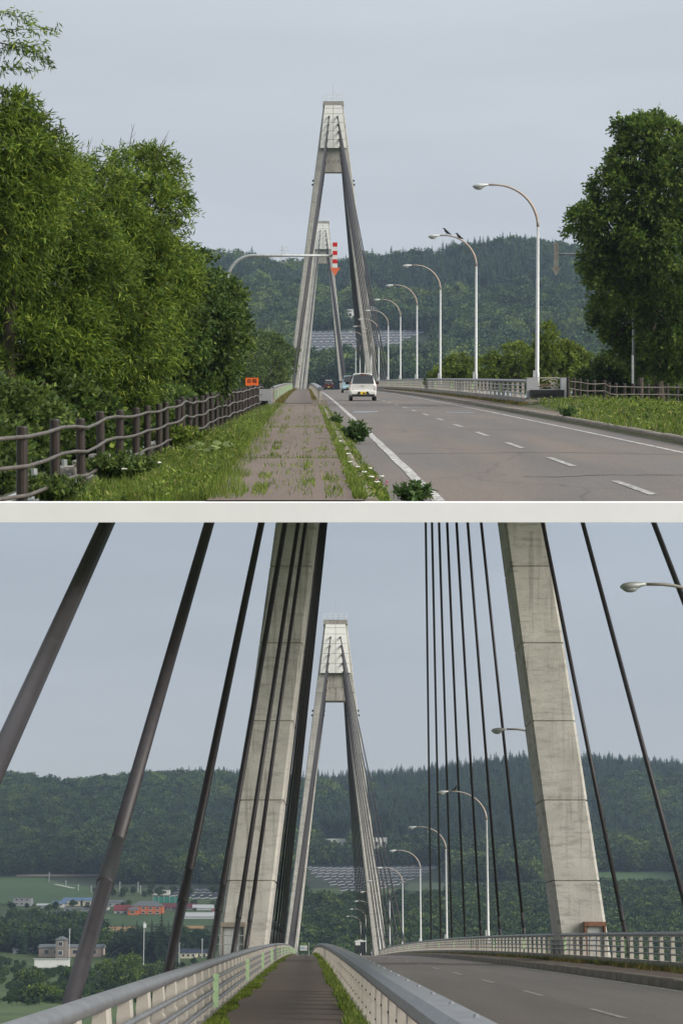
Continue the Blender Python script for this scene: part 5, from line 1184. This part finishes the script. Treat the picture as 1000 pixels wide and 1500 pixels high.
house('pale farm shed half hidden in scrub near the frame edge', 32, 1398, 26, 6, W['grey'], W['roof_grey'], 'gable', 3, 8, 2, cat='shed')
g_, d = gnd(243, 1323); k = d / 3067; net = thing('sports_net', 'teal netting fence on the slope above the orange house', 'fence', g_); nb = MB()
MB().box(g_ + Vector((0, 0, 4.2 * k)), (40 * k, .1, 8.4 * k)).build('net', W['teal'], net)
for q in np.linspace(-20, 20, 6): MB().tube([g_ + Vector((q * k, -.2, 0)), g_ + Vector((q * k, -.2, 10 * k))], .18, 5).build('post', M['galv_pipe'], net)
def pole(label, px, py, hpx, box=False, arms=1, r=.16):
    g_, d = gnd(px, py); k = d / 3067; t = thing('utility_pole', label, 'utility pole', g_)
    MB().tube([g_ - Vector((0, 0, 1)), g_ + Vector((0, 0, hpx * k))], [r * 1.2, r], 7).build('pole', M['galv'], t)
    for q in range(arms): MB().box(g_ + Vector((0, 0, (hpx - 2 - 3 * q) * k)), (4.2 * k, .14, .16)).build('cross_arm', M['galv_pipe'], t)
    if box: MB().box(g_ + Vector((.3, -.3, (hpx - 6) * k)), (4 * k, .8, 6 * k)).build('antenna_box', M['white_p'], t)
pole('grey mast with white antenna box among the conifers', 210.5, 1416, 64, True)
pole('utility pole in front of the beige hall', 101.5, 1412, 50, False, 2)
pole('utility pole beside the second cable low in the valley', 262.5, 1414, 32)
pole('utility pole between navy roofed house and near pylon leg', 296, 1404, 28)
for i, (x, y, h) in enumerate([(69, 1294, 16), (94, 1301, 11), (112.5, 1306, 10), (131.5, 1310, 12), (173.5, 1312, 20), (200.5, 1308, 16), (204, 1310, 12), (432, 1344, 12), (436, 1344, 14), (482, 1342, 15), (512, 1344, 9)]):
    pole('%s small far utility pole counted across from the frame edge' % ordinal(i), x, y, h, arms=1, r=.2)
for i in range(7): 
    g_, d = gnd(80 + i * 4, 1297.5 + i * .9); MB().box(g_ + Vector((0, 0, .5)), (2.6, .5, .7)).build('guard_rail_panel', W['white'], loc=g_, label='white road barrier panel along the track above the village', cat='barrier', group='white barrier panels above the village')
rowsB = []
for y in np.arange(1306, 1272, -4.0):
    d = dB(520, y); f_ = np.clip((1306 - y) / 33, 0, 1)
    rowsB.append((d, XB(500 - 62 * f_, d), XB(560 + 92 * f_, d), 5.0))
solar('wide field of grey solar panels on the slope behind the far pylon, lower view', rowsB, hB, 8, 1.35)
rowsB = []
for y in np.arange(1318, 1303, -4.0): rowsB.append((dB(300, y), XB(250, dB(300, y)), XB(330, dB(300, y)), 5.0))
solar('grey solar panels beside the near pylon leg above the village', rowsB, hB, 9, 1.3)
far_block('hillside_building', 'long white building among the trees on the hill, lower view', gnd(491, 1246)[0], 17, 9, 7.5, M['cladding'], M['white_p'], wins=5)
far_block('hillside_building', 'white gabled building behind the far pylon leg, lower view', gnd(557, 1246)[0], 11, 9, 8.5, M['cladding'], M['white_p'], wins=2)

# ---- woods of the lower place
rng = np.random.default_rng(500)
def woods(n, dlo, dhi, pw=1.0):
    d = dlo + (dhi - dlo) * rng.random(n) ** pw; x = (rng.random(n) * 2 - 1) * .19 * d; z = hB(x, d); return x, d, z, 500 + x / d * 3067, pyB(x, d, z)
x, d, z, px, py = woods(17000, 1290, 2060, .85)
keep = ~((px > 432) & (px < 668) & (py > 1272) & (py < 1310)) & ~((px < 160) & (py > 1284 + np.maximum(px - 40, 0) * .17)) & ~((px > 795) & (px < 1012) & (py > 1278)) & ~((px < 340) & (py > 1296)) & ~((px > 590) & (px < 822) & (py > 1294))
keep &= ~((px > 468) & (px < 514) & (py > 1228) & (py < 1268)) & ~((px > 541) & (px < 574) & (py > 1228) & (py < 1268)); keep &= ~((px > 15) & (px < 160) & (py > 1282))
con = (np.sin(x * .010 + .6) + np.sin(d * .016 + x * .005) + (1200 - py) * .022 + (px > 240) * .5 - (px < 240) * .7 + rng.normal(size=len(x)) * .35) > .55
hts = np.where(con, 13 + 6 * rng.random(len(x)), 10 + 7 * rng.random(len(x)))
hts = hts * np.exp(np.clip(rng.normal(size=len(x)) * .16, -.3, .2)); lt = (np.sin(x * .015 + 1) + np.sin(d * .024 - x * .009) + np.sin(x * .037 + d * .017) + rng.normal(size=len(x)) * .8) > .9
kinds = np.where(con, rng.integers(0, 3, len(x)), np.where(lt, 7 + rng.integers(0, 2, len(x)), 3 + rng.integers(0, 4, len(x))))
forest('forest', np.stack([x, d, z - .4], 1)[keep], kinds[keep], hts[keep], 501, 'dark mixed forest covering the hill in the lower view')
x, d, z, px, py = woods(9000, 600, 1290, .8)
keep = (px > 425) & ~((py > 1338) & (py < 1350) & (px < 560)) & ~((px > 795) & (py < 1304)) & ~((px > 590) & (px < 822) & (py < 1309) & (py > 1294)) & ~((px > 445) & (px < 650) & (py < 1331))
con = rng.random(len(x)) < .10
hts = 7.5 + 4.5 * rng.random(len(x)) - 2.5 * (py < 1325)
lt = rng.random(len(x)) < .25
kinds = np.where(con, rng.integers(0, 3, len(x)), np.where(lt, 7 + rng.integers(0, 2, len(x)), 3 + rng.integers(0, 4, len(x))))
forest('woodland', np.stack([x, d, z - .4], 1)[keep], kinds[keep], hts[keep], 502, 'green broad-leaved belt of trees behind the bridge road, lower view')
x, d, z, px, py = woods(9000, 560, 1290, 1.0)
b1 = (px < 152) & (py > 1366) & (py < 1398); b2 = (px > 150) & (px < 345) & (py > 1374) & (py < 1396) & (rng.random(len(x)) < .5); b3 = (px < 345) & (py > 1404 + 10 * np.sin(px * .05)) & (py < 1500) & (rng.random(len(x)) < .5) & ~((px > 40) & (px < 160) & (py < 1424)) & ~((px > 260) & (py < 1412))
b4 = (px < 340) & (py > 1326) & (py < 1337) & (rng.random(len(x)) < .10); b5 = (px < 340) & (py > 1300) & (py < 1316) & (px > 130) & (rng.random(len(x)) < .22)
keep = b1 | b2 | b3 | b4 | b5
hts = np.where(b3, 1.8 + 1.8 * rng.random(len(x)), np.where(b1, 8 + 4.5 * rng.random(len(x)), np.where(b2, 4 + 3 * rng.random(len(x)), 3.5 + 2.5 * rng.random(len(x)))))
kinds = np.where(b1 & (rng.random(len(x)) < .5) | b2 & (rng.random(len(x)) < .45), rng.integers(0, 3, len(x)), 3 + rng.integers(0, 4, len(x)))
forest('woodland', np.stack([x, d, z - .3], 1)[keep], kinds[keep], hts[keep], 503, 'dark hedgerows and scrub around the valley houses')
cm = [proto_conifer(600 + i, M['needle']).data for i in range(3)]
for i, (px_, py_, h_, lab) in enumerate([(236, 1402, 58, 'tallest dark conifer beside the second cable'), (222, 1400, 46, 'dark conifer just right of the antenna mast'), (200, 1399, 44, 'dark conifer just left of the antenna mast'), (185, 1397, 34, 'smaller dark conifer above the big round bush'), (179, 1396, 37, 'dark pointed conifer near the thick cable'), (246, 1400, 46, 'dark conifer touching the second cable'), (168, 1394, 32, 'low dark conifer between thick cable and wheat strip'), (229, 1397, 38, 'conifer behind the two beside the antenna mast'), (192, 1396, 30, 'short conifer in the middle of the conifer row')]):
    g_, d = gnd(px_, py_ + 9); h_ += 13; k = d / 3067; t = thing('conifer', lab, 'tree', g_, 'conifers in the valley')
    o = link('crown', cm[i % 3], t, g_); o.scale = (h_ * k * 1.25,) * 2 + (h_ * k,); o.rotation_euler.z = i * 1.3
    MB().tube([g_ - Vector((0, 0, .5)), g_ + Vector((0, 0, h_ * k * .8))], [.3, .06], 6).build('trunk', M['bark'], t)
def bush(lab, px_, py_, wp, hp, mat, seed, n=900):
    g_, d = gnd(px_, py_); k = d / 3067; r = np.random.default_rng(seed); lobes = []
    for q in range(9): lobes.append((g_ + Vector(((r.random() - .5) * wp * k * .7, (r.random() - .5) * wp * k * .5, hp * k * (.25 + .5 * r.random()))), hp * k * (.24 + .12 * r.random())))
    tree('valley_bush', lab, g_, lobes, mat, n, 5, .7, .5, 1.0, .2, seed, .2, cat='bush', inner=.3)
bush('big round dark green bush beside the thick cable', 172, 1452, 60, 52, M['broad'], 701, 1500)
bush('lighter scrub beside the railing under the second cable', 214, 1436, 50, 22, M['scrub'], 702)
bush('dark scrub patch at the edge below the white container', 45, 1446, 50, 26, M['broad_dark'], 703)
bush('low hedge in front of the meadow at the frame edge', 60, 1468, 70, 22, M['broad'], 704)
bush('small bright bush beside the beige hall', 47, 1392, 20, 14, M['fresh'], 705, 500)
bush('dark bush between the thick cable and the low hedge', 118, 1440, 40, 22, M['broad_dark'], 706)
bush('pale scrub under the conifers near the navy roofed houses', 240, 1424, 40, 12, M['scrub'], 707, 700)
print('lower place ok')

# ------------------------------------------------------------------ set the upper place on its incline
for o in ZONE_A: o.matrix_basis = M_A @ o.matrix_basis
# ------------------------------------------------------------------ air
hz = MB().box((0, 1080, 260), (2600, 2500, 620))
ho = hz.build('haze', M['white_p'], loc=(0, 1080, 260)); ho.data.materials.clear()
hm = bpy.data.materials.new('haze_air'); hm.use_nodes = True; t = hm.node_tree; t.nodes.clear()
pv = t.nodes.new('ShaderNodeVolumePrincipled'); pv.inputs['Color'].default_value = (.60, .78, 1.0, 1); pv.inputs['Density'].default_value = .00012; pv.inputs['Anisotropy'].default_value = .2
mo = t.nodes.new('ShaderNodeOutputMaterial'); t.links.new(pv.outputs[0], mo.inputs['Volume']); ho.data.materials.append(hm)
tag(ho, 'thin bluish summer haze over the valley', 'haze', kind='stuff')
